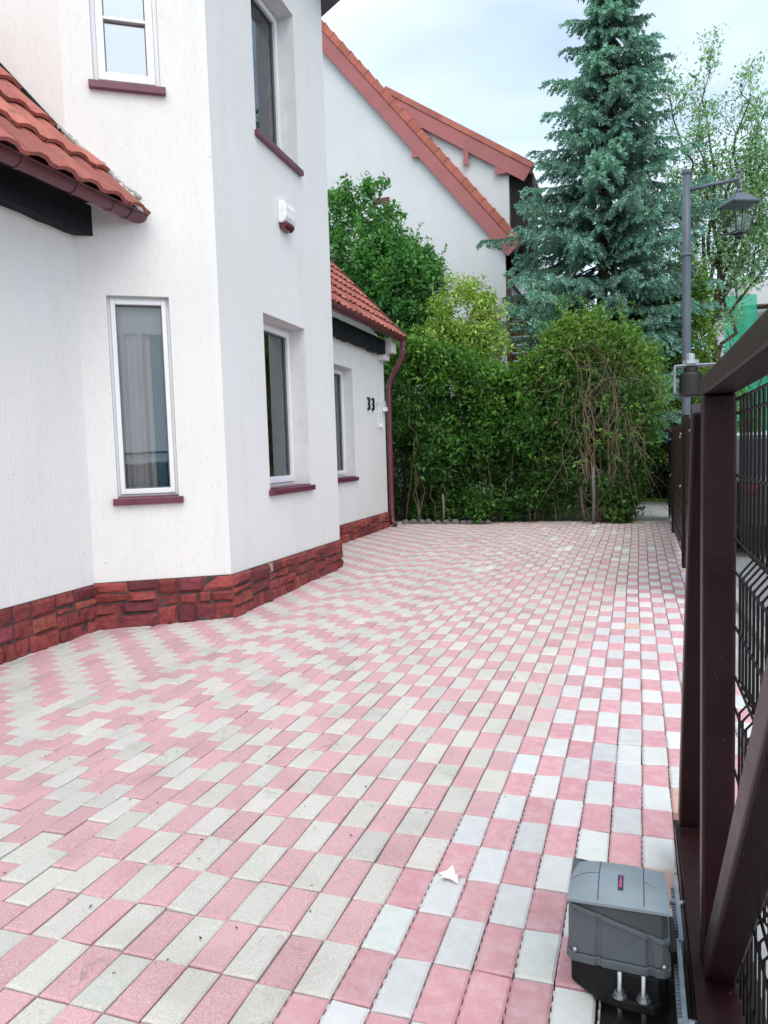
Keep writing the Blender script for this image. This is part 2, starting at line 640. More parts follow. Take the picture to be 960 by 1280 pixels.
K0 = -17
_sr = random.Random(31)
HALF = {K0: 0.0}
for k in range(K0-1, -48, -1):
    HALF[k] = HALF[k+1]+(.5 if (k < -31 or _sr.random() < .62) else -.5)
for k in range(-46, 5):
    for r in range(-34, 66):
        x0 = k*PW
        # the courses wander a little, as laid by hand
        drift = .012*math.sin(k*.37)+.006*math.sin(k*1.7+1)
        if k < K0:
            y0 = r*PL_+HALF[k]*PL_+drift
            par = r % 2
        else:
            y0 = r*PL_+drift*.6
            par = (k+r) % 2
        if y0 < -4.5 or y0 > 11.42:
            continue
        xs = x0+.006*math.sin(y0*.9+k*.1)
        cx, cy = xs+PW/2, y0+PL_/2
        if inside_house(cx, cy):
            continue
        if k >= 1 and y0 < .34:
            continue
        if k == 4 and y0 < 5.2:
            pass
        if k in (-1, 0) and -.9 < y0 < -.42:
            continue                                  # pit of the gate motor
        if k == -2 and -.7 < y0 < -.42:
            pass
        isnew = cx > new_edge(cy)+random.gauss(0, .05) and cy < 7.0
        far_white = cy > 5.6 and cx > -1.8 and random.random() < .06
        if random.random() < .012:
            par = 1-par
        if isnew or far_white:
            col = shade(NPINK if par else NGREY, .07)
            alpha = 1.0
            if random.random() < .06:
                col = shade(np.array([.60, .36, .30]) if par else np.array([.66, .68, .70]), .05)
            if not isnew:
                col = shade(NGREY*1.1, .04)
        else:
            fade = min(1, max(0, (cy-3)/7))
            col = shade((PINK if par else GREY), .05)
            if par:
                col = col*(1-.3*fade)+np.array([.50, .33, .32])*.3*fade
            alpha = 0.0
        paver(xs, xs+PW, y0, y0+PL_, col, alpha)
# trimmed pavers round the motor pit
paver(-.1025, -.002, -.812, -.712, shade(NGREY*.95), 1.0)
paver(.0, .1, -.812, -.70, shade(NPINK), 1.0)
structure(m.build('paving', 'pavers', recalc=False))
m = MB()
m.quad((-4.9, -5, -.035), (.75, -5, -.035), (.75, 11.42, -.035), (-4.9, 11.42, -.035))
structure(m.build('paving_bed', 'bed_sand', recalc=False))

# ------------------------------------------------------------------ the white house
house = thing('white_house', 'white plastered house with angled bay, red tiled lean-to roofs and red stone plinth', 'house', (-4.6, 4, 0))


def V2(p, z=0.0):
    return Vector((p[0], p[1], z))


def frame_of(A, B):
    A, B = V2(A), V2(B)
    u = (B-A).normalized()
    n = Vector((u.y, -u.x, 0))           # outward, to the right of A->B
    return A, u, n, (B-A).length


def grid_wall(mb, A, B, z0, z1, holes, depth=.22):
    """holes: (s0, s1, z0, z1) in metres along A->B; openings get reveals going inward"""
    A, u, n, L = frame_of(A, B)
    ss = sorted({0, L, *[h[0] for h in holes], *[h[1] for h in holes]})
    zs = sorted({z0, z1, *[h[2] for h in holes], *[h[3] for h in holes]})
    P = lambda s, d, z: A+u*s+n*d+Z*z
    for i in range(len(ss)-1):
        for j in range(len(zs)-1):
            sm, zm = (ss[i]+ss[i+1])/2, (zs[j]+zs[j+1])/2
            if any(h[0] < sm < h[1] and h[2] < zm < h[3] for h in holes):
                continue
            mb.mi = 0
            mb.quad(P(ss[i], 0, zs[j]), P(ss[i+1], 0, zs[j]), P(ss[i+1], 0, zs[j+1]), P(ss[i], 0, zs[j+1]))
    for s0, s1, a, b in holes:
        mb.mi = 1
        for (p, q) in (((s0, a), (s0, b)), ((s0, b), (s1, b)), ((s1, b), (s1, a)), ((s1, a), (s0, a))):
            mb.quad(P(p[0], 0, p[1]), P(q[0], 0, q[1]), P(q[0], -depth-.12, q[1]), P(p[0], -depth-.12, p[1]))
    mb.mi = 0


def s_of(A, B, p):
    A, u, n, L = frame_of(A, B)
    return (V2(p)-A).dot(u)


N0, N1 = (wall_x(-6), -6), (wall_x(2.45), 2.45)            # near flank wall
A1, A2, A3, A4 = BAY[1:5]
FA, FB = (wall_x(6.3), 6.3), (wall_x(10.4), 10.4)           # far flank wall
sd = lambda x, y: s_of(A1, A2, (x, y))
h1 = (sd(-3.89, 2.546), sd(-3.512, 2.818), 1.03, 2.606)
h1u = (sd(-3.892, 2.546), sd(-3.495, 2.832), 4.19, 5.78)
sf = lambda x, y: s_of(A2, A3, (x, y))
h2 = (sf(-3.226, 3.90), sf(-3.278, 4.93), 1.015, 2.64)
h2u = (sf(-3.229, 3.92), sf(-3.281, 4.93), 4.25, 5.77)
h3 = (s_of(FA, FB, (0, 7.75)), s_of(FA, FB, (0, 8.82)), .97, 2.65)

wall = MB()
grid_wall(wall, N0, (-4.066, 2.47), .34, 3.32, [])
grid_wall(wall, A1, A2, .35, 6.45, [h1, h1u])
grid_wall(wall, A2, A3, .31, 6.45, [h2, h2u])
grid_wall(wall, A3, A4, .31, 6.45, [])
grid_wall(wall, FA, FB, .27, 3.32, [h3])
grid_wall(wall, (-9, 2.45), A1, 3.0, 6.45, [])
grid_wall(wall, A4, (-9, 6.40), 3.0, 6.45, [])
grid_wall(wall, FB, (-9.5, 10.52), .1, 3.3, [])
# gable triangle of the far end under the steep roof
wall.add([(wall_x(10.4), 10.4, 3.3), (-9.5, 10.52, 3.3), (-7.2, 10.46, 6.4)], [(0, 1, 2)])
wall_ob = wall.build('wall', ['plaster_white', 'reveal'], house, recalc=False)


def plinth_run(mb, A, B, height0, height1, dep=.036, seed=0, lo=.10, hi=.30, end=0.02):
    rr = random.Random(seed)
    A, u, n, L = frame_of(A, B)
    P = lambda s, d, z: A+u*s+n*d+Z*z
    mb.mi = 1
    mb.quad(P(0, .012, -.02), P(L, .012, -.02), P(L, .012, height1), P(0, .012, height0))
    mb.quad(P(0, .012, height0), P(L, .012, height1), P(L, -.01, height1), P(0, -.01, height0))
    mb.mi = 0
    hs = lambda q: height0+(height1-height0)*q/L

    def stone(sa, sb, f0, f1):
        """one rough split stone between fractions f0..f1 of the plinth height"""
        g = .0055
        j = lambda a=.008: rr.uniform(-a, a)
        xa = sa+g if sa > 0 else -end
        xb = sb-g if sb < L else L+end
        za = lambda q: f0*hs(q)+(g if f0 > 0 else -.015)
        zb = lambda q: f1*hs(q)-(g if f1 < 1 else .004)
        cor = [(xa+j(.006), za(sa)+(j() if f0 else 0)), (xb+j(.006), za(sb)+(j() if f0 else 0)), (xb+j(.006), zb(sb)+(j() if f1 < 1 else 0)), (xa+j(.006), zb(sa)+(j() if f1 < 1 else 0))]
        nx, nz = 5, 4
        tilt, tl2 = rr.uniform(-.016, .016), rr.uniform(-.014, .014)
        b0 = dep*rr.uniform(.55, 1.2)
        V, Fc = [], []
        wob = [[rr.uniform(-.004, .004) for _ in range(nx)] for _ in range(nz)]
        for iz in range(nz):
            for ix in range(nx):
                fx = [0, .12, .5, .88, 1][ix]
                fz = [0, .2, .8, 1][iz]
                lo_s = cor[0][0]*(1-fx)+cor[1][0]*fx
                hi_s = cor[3][0]*(1-fx)+cor[2][0]*fx
                lo_z = cor[0][1]*(1-fx)+cor[1][1]*fx
                hi_z = cor[3][1]*(1-fx)+cor[2][1]*fx
                q, zz = lo_s*(1-fz)+hi_s*fz, lo_z*(1-fz)+hi_z*fz
                if ix in (1, 2, 3):
                    zz += wob[iz][ix]
                edge = ix in (0, nx-1) or iz in (0, nz-1)
                d = .013 if edge else b0+tilt*(fx-.5)*2+tl2*(fz-.5)*2+rr.uniform(-.009, .009)
                V.append(P(q, d, zz))
        for iz in range(nz-1):
            for ix in range(nx-1):
                Fc.append((iz*nx+ix, iz*nx+ix+1, (iz+1)*nx+ix+1, (iz+1)*nx+ix))
        k = rr.uniform(.62, 1.2)
        hue = rr.random()
        base = (.39, .080, .075) if hue < .6 else ((.31, .066, .078) if hue < .90 else (.42, .115, .08))
        if rr.random() < .014:
            base = (.50, .36, .27)
        mb.add(V, Fc, (base[0]*k, base[1]*k, base[2]*k, 1))

    s = 0.0
    while s < L-.001:
        e = s+rr.uniform(.26, .62)
        if L-e < .2:
            e = L
        kind = rr.random()
        if kind < .5:
            cuts = [0, rr.uniform(.30, .42), rr.uniform(.54, .66), 1]
        elif kind < .72:
            cuts = [0, rr.uniform(.42, .6), 1]
        else:
            cuts = [0, rr.uniform(.22, .3), rr.uniform(.44, .56), rr.uniform(.70, .78), 1]
        for ri in range(len(cuts)-1):
            n_ = max(1, int(round((e-s)/rr.uniform(.12, .27))))
            xs_ = [s]+sorted(s+(e-s)*((i+rr.uniform(-.25, .25))/n_) for i in range(1, n_))+[e]
            for i in range(n_):
                stone(xs_[i], xs_[i+1], cuts[ri], cuts[ri+1])
        s = e


pl = MB()
plinth_run(pl, N0, N1, .34, .365, seed=3)
plinth_run(pl, A1, A2, .372, .362, seed=5)
plinth_run(pl, A2, A3, .36, .325, seed=8, lo=.12, hi=.34)
plinth_run(pl, A3, A4, .32, .32, seed=9)
plinth_run(pl, FA, FB, .28, .28, seed=12, lo=.14, hi=.4)
plinth_run(pl, FB, (-9.5, 10.52), .28, .28, seed=13)
pl.build('plinth', ['plinth_stone', 'mortar'], house, recalc=False)


def make_window(A, B, hole, glass_name, rec=.20, W=.035, mullion=None, transom=None, curtain=None, blind=0, sill_drop=.055, frame_w=.055, room=True):
    A, u, n, L = frame_of(A, B)
    s0, s1, z0, z1 = hole
    o = A
    fr = MB()
    d0, d1 = -rec-.03, -rec+.035
    bx = lambda a, b, c, d, dd=(d0, d1): fr.obox(o, u, n, Z, (a, b), dd, (c, d))
    bx(s0, s0+W, z0, z1)
    bx(s1-W, s1, z0, z1)
    bx(s0+W, s1-W, z1-W, z1)
    bx(s0+W, s1-W, z0, z0+W*1.2)
    # sash, set slightly proud
    S = frame_w
    dd = (d0+.01, d1+.022)
    a0, a1, c0, c1 = s0+W+.001, s1-W-.001, z0+W*1.2+.001, z1-W-.001
    bx(a0, a0+S, c0, c1, dd)
    bx(a1-S, a1, c0, c1, dd)
    bx(a0+S, a1-S, c1-S, c1, dd)
    bx(a0+S, a1-S, c0, c0+S*1.15, dd)
    if transom:
        bx(a0+S, a1-S, transom-.012, transom+.012, (d0+.03, d1+.012))
    w = fr.build('window', 'pvc_white', house, bevel=.004)
    g = MB()
    g.obox(o, u, n, Z, (a0+S-.004, a1-S+.004), (-rec+.004, -rec+.012), (c0+S-.004, c1-S+.004))
    g.build('pane', glass_name, w)
    # dark sealing gasket round the pane
    gk = MB()
    gd = (-rec+.012, -rec+.030)
    for (p, q, r_, t_) in ((a0+S, a0+S+.008, c0+S*1.15, c1-S), (a1-S-.008, a1-S, c0+S*1.15, c1-S), (a0+S+.008, a1-S-.008, c1-S-.008, c1-S), (a0+S+.008, a1-S-.008, c0+S*1.15, c0+S*1.15+.008)):
        gk.obox(o, u, n, Z, (p, q), gd, (r_, t_))
    gk.build('gasket', 'gasket_grey', w)
    sl = MB()
    ov = .035
    # sloping sheet-metal sill with a turned-down lip
    y0s, y1s = -rec+.03, .045
    sl.obox(o, u, n, Z, (s0+.002, s1-.002), (y0s, .0), (z0-.03, z0+.012))
    sl.obox(o, u, n, Z, (s0-ov, s1+ov), (.001, y1s), (z0-sill_drop, z0-.001))
    sl.build('sill', 'maroon_metal', w, bevel=.004)
    if room:
        rm = MB()
        e = .5
        P = lambda s, d, z: o+u*s+n*d+Z*z
        D0, D1 = -rec-.13, -rec-1.5
        za, zb = z0-.2, z1+.15
        S0, S1 = s0-e, s1+e
        rm.quad(P(S0, D1, za), P(S1, D1, za), P(S1, D1, zb), P(S0, D1, zb))
        rm.quad(P(S0, D0, za), P(S0, D1, za), P(S0, D1, zb), P(S0, D0, zb))
        rm.quad(P(S1, D0, za), P(S1, D0, zb), P(S1, D1, zb), P(S1, D1, za))
        rm.quad(P(S0, D0, zb), P(S0, D1, zb), P(S1, D1, zb), P(S1, D0, zb))
        rm.quad(P(S0, D0, za), P(S1, D0, za), P(S1, D1, za), P(S0, D1, za))
        # inner face of the outer wall round the opening
        for (p, q, r_, t_) in ((S0, s0, za, zb), (s1, S1, za, zb), (s0, s1, z1, zb), (s0, s1, za, z0)):
            rm.quad(P(p, D0, r_), P(q, D0, r_), P(q, D0, t_), P(p, D0, t_))
        rm.build('interior', 'interior', w, recalc=False)
    if curtain:
        for (f0, f1, cm, amp) in curtain:
            cu = MB()
            cu.smooth = True
            N = 60
            sa, sb = s0+(s1-s0)*f0, s0+(s1-s0)*f1
            V = []
            for i in range(N+1):
                q = sa+(sb-sa)*i/N
                wv = amp*(math.sin(q*46)+.5*math.sin(q*83+1)+.4*math.sin(q*21))
                for z in (z0-.05, z1+.02):
                    V.append(o+u*q+n*(-rec-.085+wv*(1 if z < 1.5 else .8))+Z*z)
            cu.add(V, [(2*i, 2*i+2, 2*i+3, 2*i+1) for i in range(N)])
            cu.build('curtain', cm, w, recalc=False)
    if blind:
        bl = MB()
        bl.obox(o, u, n, Z, (s0+.05, s1-.05), (-rec-.07, -rec-.062), (z1-blind, z1))
        bl.build('blind', 'blind', w)
    return w


make_window(A1, A2, h1, 'glass_lower', .10, W=.022, frame_w=.036, curtain=[(-.05, .68, 'curtain', .022), (.66, .84, 'curtain_teal', .018)], blind=.27)
make_window(A2, A3, h2, 'glass_side', .22, curtain=[(.36, 1.02, 'curtain_light', .012)], blind=.25)
make_window(FA, FB, h3, 'glass_side', .20, curtain=[(.2, 1.05, 'curtain_light', .012)], sill_drop=.06)
make_window(A1, A2, h1u, 'glass_upper', .10, transom=4.70)
make_window(A2, A3, h2u, 'glass_side', .22, curtain=[(.30, 1.02, 'curtain_light', .010)])


def tile_roof(name, parent, p0, u, Lu, w, Lw, course=.335, tw=.215, seed=1, amp=.024, lip=.042, u_clip=None):
    """pantiles: one sheet with rolled profile and stepped courses"""
    rr = random.Random(seed)
    p0, u, w = Vector(p0), Vector(u).normalized(), Vector(w).normalized()
    nrm = u.cross(w)
    if nrm.z < 0:
        nrm = -nrm
    nt = max(1, int(round(Lu/tw)))
    per = 8
    nc = int(math.ceil(Lw/course))
    mb = MB()
    prof = [.0, .55, 1.0, 1.0, 1.0, .55, .0, .0]
    for k in range(nc):
        for ti in range(nt):
            colk = rr.uniform(.68, 1.18)
            base = (.50, .165, .125) if rr.random() < .75 else (.43, .13, .11)
            jx, jl = rr.gauss(0, .004), rr.gauss(0, .006)
            V = []
            for i in range(per+1):
                h = prof[i % per]*amp
                s = (ti+i/per)*Lu/nt+jx
                for (vv, hh) in ((k*course-.03+jl, lip-.028), (k*course-.03+jl, lip), (min((k+1)*course, Lw), .004)):
                    V.append(p0+u*s+w*vv+nrm*(h+hh+(0 if hh > lip-.03 else 0)))
            Fc = []
            for i in range(per):
                a, b = i*3, (i+1)*3
                Fc += [(a, b, b+1, a+1), (a+1, b+1, b+2, a+2)]
            mb.add(V, Fc, (base[0]*colk, base[1]*colk, base[2]*colk, 1))
    mb.obox(p0, u, w, nrm, (0.0, Lu), (0.03, Lw), (-.10, -.012), (.05, .03, .03, 1))
    return mb.build(name, 'roof_tile', parent, recalc=False)


UH = Vector((-.0233, 1, 0)).normalized()
WS = Vector((-math.cos(math.radians(47)), 0, math.sin(math.radians(47))))
# near lean-to: eave runs from behind the camera to the bay
tile_roof('roof', house, (-3.60+.0233*6.3, -3.6, 3.215), UH, 6.29, WS, 2.2, course=.43, tw=.25, seed=4, amp=.026, lip=.046)
r_far = tile_roof('roof', house, (-3.80, 6.2, 3.33), UH, 4.33, WS, 2.6, course=.335, tw=.215, seed=5)
# verge board of the far roof
vb = MB()
pv = Vector((-3.80, 6.2, 3.33))+UH*4.33
vb.beam(pv+Vector((.02, .02, -.02)), pv+WS*2.6+Vector((0, .02, -.02)), .03, .12, (0, 1, 0))
vb.build('verge_board', 'gutter_maroon', house, bevel=.004)


def gutter(name, p0, p1, r=.062, brackets=()):
    mb = MB()
    p0, p1 = Vector(p0), Vector(p1)
    d = (p1-p0).normalized()
    s = Vector((d.y, -d.x, 0)).normalized()
    n = 12
    V, Fc = [], []
    for p in (p0, p1):
        for rad in (r, r-.005):
            for i in range(n+1):
                a = math.pi+math.pi*i/n
                V.append(p+s*(rad*math.cos(a))+Z*(rad*math.sin(a)*1.05))
    q = n+1
    mb.smooth = True
    for i in range(n):
        Fc += [(i, i+1, 2*q+i+1, 2*q+i), (q+i, 3*q+i, 3*q+i+1, q+i+1)]
    mb.add(V, Fc)
    mb.smooth = False
    mb.add(V, [(0, q, 3*q, 2*q), (n, 2*q+n, 3*q+n, q+n)])
    # rolled front rim, end cap
    mb.tube([p0+s*r+Z*.004, p1+s*r+Z*.004], .010, 8)
    cap = [p1+s*(r*math.cos(math.pi+math.pi*i/n))+Z*(r*math.sin(math.pi+math.pi*i/n)*1.05) for i in range(n+1)]
    capb = [p+d*.006 for p in cap]
    mb.add(cap+capb, [tuple(range(n+1)), tuple(range(n+1, 2*n+2))]+[(i, i+1, n+2+i, n+1+i) for i in range(n)])
    L = (p1-p0).length
    for b in brackets:
        if b > L:
            continue
        c = p0+d*b
        ring = [c+s*((r+.005)*math.cos(math.pi+math.pi*i/n))+Z*((r+.005)*math.sin(math.pi+math.pi*i/n)*1.05) for i in range(n+1)]
        ring2 = [p+d*.035 for p in ring]
        mb.add(ring+ring2, [(i, i+1, n+2+i, n+1+i) for i in range(n)])
    return mb.build(name, 'gutter_maroon', house, recalc=False)


gutter('gutter', (-3.545, -3.4, 3.205), (-3.685, 2.765, 3.225), brackets=[4.05, 4.85, 5.35, 5.75, 5.95])
gutter('gutter', (-3.82, 6.3, 3.30), (-3.915, 10.53, 3.325), brackets=[1.2, 2.2, 3.2, 4.15])

# black eave beams under the lean-to roofs
tb = MB()
rr = random.Random(2)


def rough_beam(mb, pA, pB, w, z0, z1, N=40):
    pA, pB = Vector(pA), Vector(pB)
    d = (pB-pA)
    L = d.length
    d /= L
    s = Vector((d.y, -d.x, 0))
    V, Fc = [], []
    for i in range(N+1):
        q = L*i/N
        a, b = z0+rr.uniform(-.012, .012), z1
        o = w+rr.uniform(-.004, .004)
        for (dd, zz) in ((0, a), (o, a+.0), (o, b), (0, b)):
            V.append(pA+d*q+s*dd+Z*zz)
    for i in range(N):
        for k in range(4):
            Fc.append((4*i+k, 4*i+(k+1) % 4, 4*i+4+(k+1) % 4, 4*i+4+k))
    Fc += [(0, 1, 2, 3), (4*N, 4*N+1, 4*N+2, 4*N+3)]
    mb.add(V, Fc)


fl = MB()
mp_ = [Vector((-4.12, 2.40, 3.835)).lerp(Vector((-3.66, 2.735, 3.345)), i/30)+Vector((random.uniform(-.006, .006), random.uniform(-.008, .008), random.uniform(-.010, .010))) for i in range(31)]
fl.tube(mp_, [random.uniform(.014, .028) for _ in mp_], 6)
fl.build('mortar_joint', 'flashing', house)
fl = MB()
fl.beam((-4.10, 2.405, 3.80), (-5.0, 2.43, 4.76), .03, .040, (0, 1, 0))
fl.build('flashing', 'dark_timber', house, bevel=.006)
rough_beam(tb, (wall_x(-3)-.01, -3, 0), (wall_x(2.62)-.01, 2.60, 0), .13, 3.045, 3.27)
tb.obox((0, 0, 0), UH, (1, 0, 0), Z, (-3, 2.44), (-4.05, -3.70), (3.27, 3.285))
tb.build('timber_beam', 'dark_timber', house)
tb = MB()
rough_beam(tb, (wall_x(6.4)-.01, 6.4, 0), (wall_x(10.15)-.01, 10.15, 0), .13, 3.03, 3.27)
tb.build('timber_beam', 'dark_timber', house)
cb = MB()
cb.obox((wall_x(10.4), 10.16, 0), (1, 0, 0), (0, 1, 0), Z, (0, .24), (0, .26), (3.06, 3.30))
cb.obox((wall_x(10.4), 10.10, 0), (1, 0, 0), (0, 1, 0), Z, (0, .12), (0, .30), (2.94, 3.062))
cb.build('corbel', 'plaster_white', house, bevel=.006)

dp = MB()
px = wall_x(10.4)
path_pts = [(-3.90, 10.44, 3.30), (-3.90, 10.44, 3.10), (-3.93, 10.44, 2.98), (-4.02, 10.45, 2.83), (-4.13, 10.46, 2.66), (-4.18, 10.46, 2.55), (-4.195, 10.46, 2.42), (-4.20, 10.46, 1.2), (-4.20, 10.46, .18), (-4.185, 10.44, .09), (-4.12, 10.40, .03)]
dp.tube(path_pts, .046, 12)
for zc in (2.48, 1.0):
    dp.lathe([(.052, 0), (.056, .004), (.056, .03), (.052, .034)], 12, (-4.198, 10.46, zc))
dp.lathe([(.05, 0), (.062, .02), (.062, .09), (.05, .1)], 12, (-3.90, 10.44, 3.17))
dp.build('downpipe', 'gutter_maroon', house)

ev = MB()
base = [(-9, 2.25), (-4.15, 2.25), (-2.98, 3.02), (-3.13, 5.95), (-4.1, 6.62), (-9, 6.62)]
ev.prism(base, (1, 0, 0), (0, 1, 0), Z, (0, 0, 0), 6.45, 6.62)
ev.build('bay_eave', 'lamp_grey', house)
adopt(house)

# house number 33, its cable and the alarm siren
num = thing('house_number', 'black house number 33 fixed to the white wall beside the downpipe', 'house number', (wall_x(9.6), 9.6, 2.04))
for dy in (9.37, 9.60):
    cu = bpy.data.curves.new('digit', 'FONT')
    cu.body = '3'
    cu.size = .31
    cu.extrude = .012
    cu.offset = -.002
    ob = bpy.data.objects.new('digit_curve', cu)
    COL.objects.link(ob)
    dg = bpy.context.evaluated_depsgraph_get()
    me = bpy.data.meshes.new_from_object(ob.evaluated_get(dg))
    bpy.data.objects.remove(ob)
    me.materials.clear()
    me.materials.append(MATS['number_black'])
    d = bpy.data.objects.new('digit', me)
    COL.objects.link(d)
    d.matrix_world = Matrix.Translation((wall_x(dy)+.018, dy, 2.045)) @ Matrix(((0, 0, 1), (1, 0, 0), (0, 1, 0))).to_4x4()
    d.parent = num
    d.matrix_parent_inverse = Matrix.Translation(-Vector(num.location))

cab = MB()
X0 = wall_x(9.95)+.02
cab.tube([(X0, 9.78, 2.17), (X0, 9.86, 2.21), (X0+.01, 9.94, 2.14), (X0, 9.93, 1.98), (X0, 9.90, 1.86), (X0, 9.88, 1.76)], .011, 6)
cab.tube([(X0, 9.95, 2.19), (X0+.02, 10.10, 2.26), (X0+.03, 10.24, 2.22), (X0+.03, 10.30, 2.10)], .010, 6)
cab.box((X0-.02, X0+.05), (10.24, 10.33), (2.06, 2.13))
cab.box((X0-.02, X0+.04), (10.05, 10.13), (1.78, 1.85))
tag(cab.build('cable', 'pvc_white'), 'white looped cable with small clips beside the house number 33', 'cable')

sir = thing('alarm_siren', 'white alarm siren box with dark red lens high on the bay wall', 'alarm siren', (-3.27, 4.45, 3.55))
A, u, n, L = frame_of(A2, A3)
sc_ = s_of(A2, A3, (-3.255, 4.46))
sb = MB()
prof = [(0, .005), (.045, .0), (.075, .02), (.09, .06), (.09, .14), (.075, .19), (.045, .21), (0, .215)]
sb.prism(prof, n, Z, u, A+u*(sc_-.13)+Z*3.56, 0, .26)
sb.build('housing', 'siren_white', sir, bevel=.012)
sb = MB()
sb.prism([(.002, -.045), (.05, -.05), (.078, -.02), (.082, .012), (.0, .012)], n, Z, u, A+u*(sc_-.10)+Z*3.56, 0, .20)
sb.build('lens', 'siren_lens', sir, bevel=.008)
adopt(sir)

# ------------------------------------------------------------------ the neighbour's house
nb = thing('neighbour_house', 'tall white gabled house with red roof verges behind the trees', 'house', (-7, 17, 0))
NY = 17.0
m = MB()
gable = [(-14.5, 0), (-3.13, 0), (-3.13, 6.70), (-9.1, 13.75), (-14.5, 7.4)]
m.prism(gable, (1, 0, 0), Z, (0, 1, 0), (0, NY, 0), 0, 9)
m.build('wall', 'plaster_neighbour', nb)
EAVE, APEX = Vector((-2.80, 0, 6.40)), Vector((-9.1, 0, 14.06))
dirv = (APEX-EAVE).normalized()
nv = Vector((dirv.z, 0, -dirv.x))
if nv.z < 0:
    nv = -nv
m = MB()
LR = (APEX-EAVE).length
m.obox(EAVE+Vector((0, NY-.12, 0)), dirv, (0, 1, 0), nv, (0, LR), (0.02, 9.2), (-.12, .0), (.40, .12, .09, 1))
ntile = int(LR/.36)
for i in range(ntile):
    k = random.uniform(.85, 1.12)
    m.obox(EAVE+Vector((0, NY-.17, 0)), dirv, (0, 1, 0), nv, (i*.36-.03, i*.36+.35), (0, .26), (-.03, .150), (.50*k, .155*k, .115*k, 1))
    m.obox(EAVE+Vector((0, NY-.17, 0)), dirv, (0, 1, 0), nv, (i*.36-.03, i*.36+.02), (-.006, .27), (-.035, .168), (.42*k, .12*k, .09*k, 1))
m.build('roof', 'roof_tile', nb, bevel=.012)
m = MB()
m.obox(EAVE+Vector((0, NY-.15, 0)), dirv, (0, 1, 0), nv, (-.05, LR), (0, .05), (-.36, -.036))
for pz in ((-5.46, 8.86), (-3.52, 6.52)):
    m.box((pz[0], pz[0]+.36), (NY-.145, NY-.095), (pz[1], pz[1]+.30))
m.build('bargeboard', 'barge_red', nb, bevel=.006)
# dormer
DE, DA = Vector((-2.44, 0, 8.22)), Vector((-6.37, 0, 10.80))
dd = (DA-DE).normalized()
nd_ = Vector((dd.z, 0, -dd.x))
if nd_.z < 0:
    nd_ = -nd_
LD = (DA-DE).length
m = MB()
m.prism([(-6.3, 9.4), (-3.02, 5.6), (-3.02, 8.35), (-6.3, 10.55)], (1, 0, 0), Z, (0, 1, 0), (0, NY+.05, 0), 0, 3.5)
m.build('dormer_wall', 'plaster_neighbour', nb)
m = MB()
m.obox(DE+Vector((0, NY-.07, 0)), dd, (0, 1, 0), nd_, (0, LD), (0.02, 4.5), (-.10, 0), (.42, .13, .10, 1))
for i in range(int(LD/.30)):
    k = random.uniform(.85, 1.12)
    m.obox(DE+Vector((0, NY-.12, 0)), dd, (0, 1, 0), nd_, (i*.30-.02, i*.30+.29), (0, .24), (-.03, .115), (.50*k, .17*k, .135*k, 1))
m.build('dormer_roof', 'roof_tile', nb, bevel=.01)
m = MB()
m.obox(DE+Vector((0, NY-.10, 0)), dd, (0, 1, 0), nd_, (-.02, LD), (0, .045), (-.37, -.036))
m.box((-4.13, -4.0), (NY-.096, NY-.05), (8.50, 8.95))
m.box((-3.34, -3.0), (NY-.096, NY-.05), (8.16, 8.40))
m.build('dormer_bargeboard', 'barge_red', nb, bevel=.006)
m = MB()
for i in range(6):
    m.box((-3.015+i*.095, -3.015+i*.095+.088), (NY+.22+.01*(i % 2), NY+1.2), (5.9, 8.15))
m.build('cladding', 'dark_brown_cladding', nb)
m = MB()
m.box((-3.12, -2.35), (NY+.1, NY+4), (5.05, 5.18))
for i in range(9):
    m.box((-3.10, -2.45), (NY+.15, NY+.19), (3.0+i*.2, 3.0+i*.2+.15))
m.box((-3.125, -3.02), (NY+.05, NY+.2), (0.5, 6.2))
m.box((-2.6, -2.5), (NY+.2, NY+.3), (0.5, 5.1))
m.build('balcony', 'red_brown_wood', nb)
m = MB()
m.box((-6.60, -6.14), (NY-.03, NY+.02), (7.86, 8.02))
m.box((-6.24, -6.16), (NY-.025, NY+.02), (7.2, 7.86))
m.box((-6.60, -6.52), (NY-.025, NY+.02), (7.2, 7.86))
w = m.build('window', 'red_brown_wood', nb)
m = MB()
m.box((-6.52, -6.24), (NY-.012, NY-.004), (7.2, 7.86))
m.build('pane', 'glass_upper', w)
adopt(nb)


# ------------------------------------------------------------------ vegetation helpers
def unit(a):
    return a/np.maximum(np.linalg.norm(a, axis=1, keepdims=True), 1e-9)


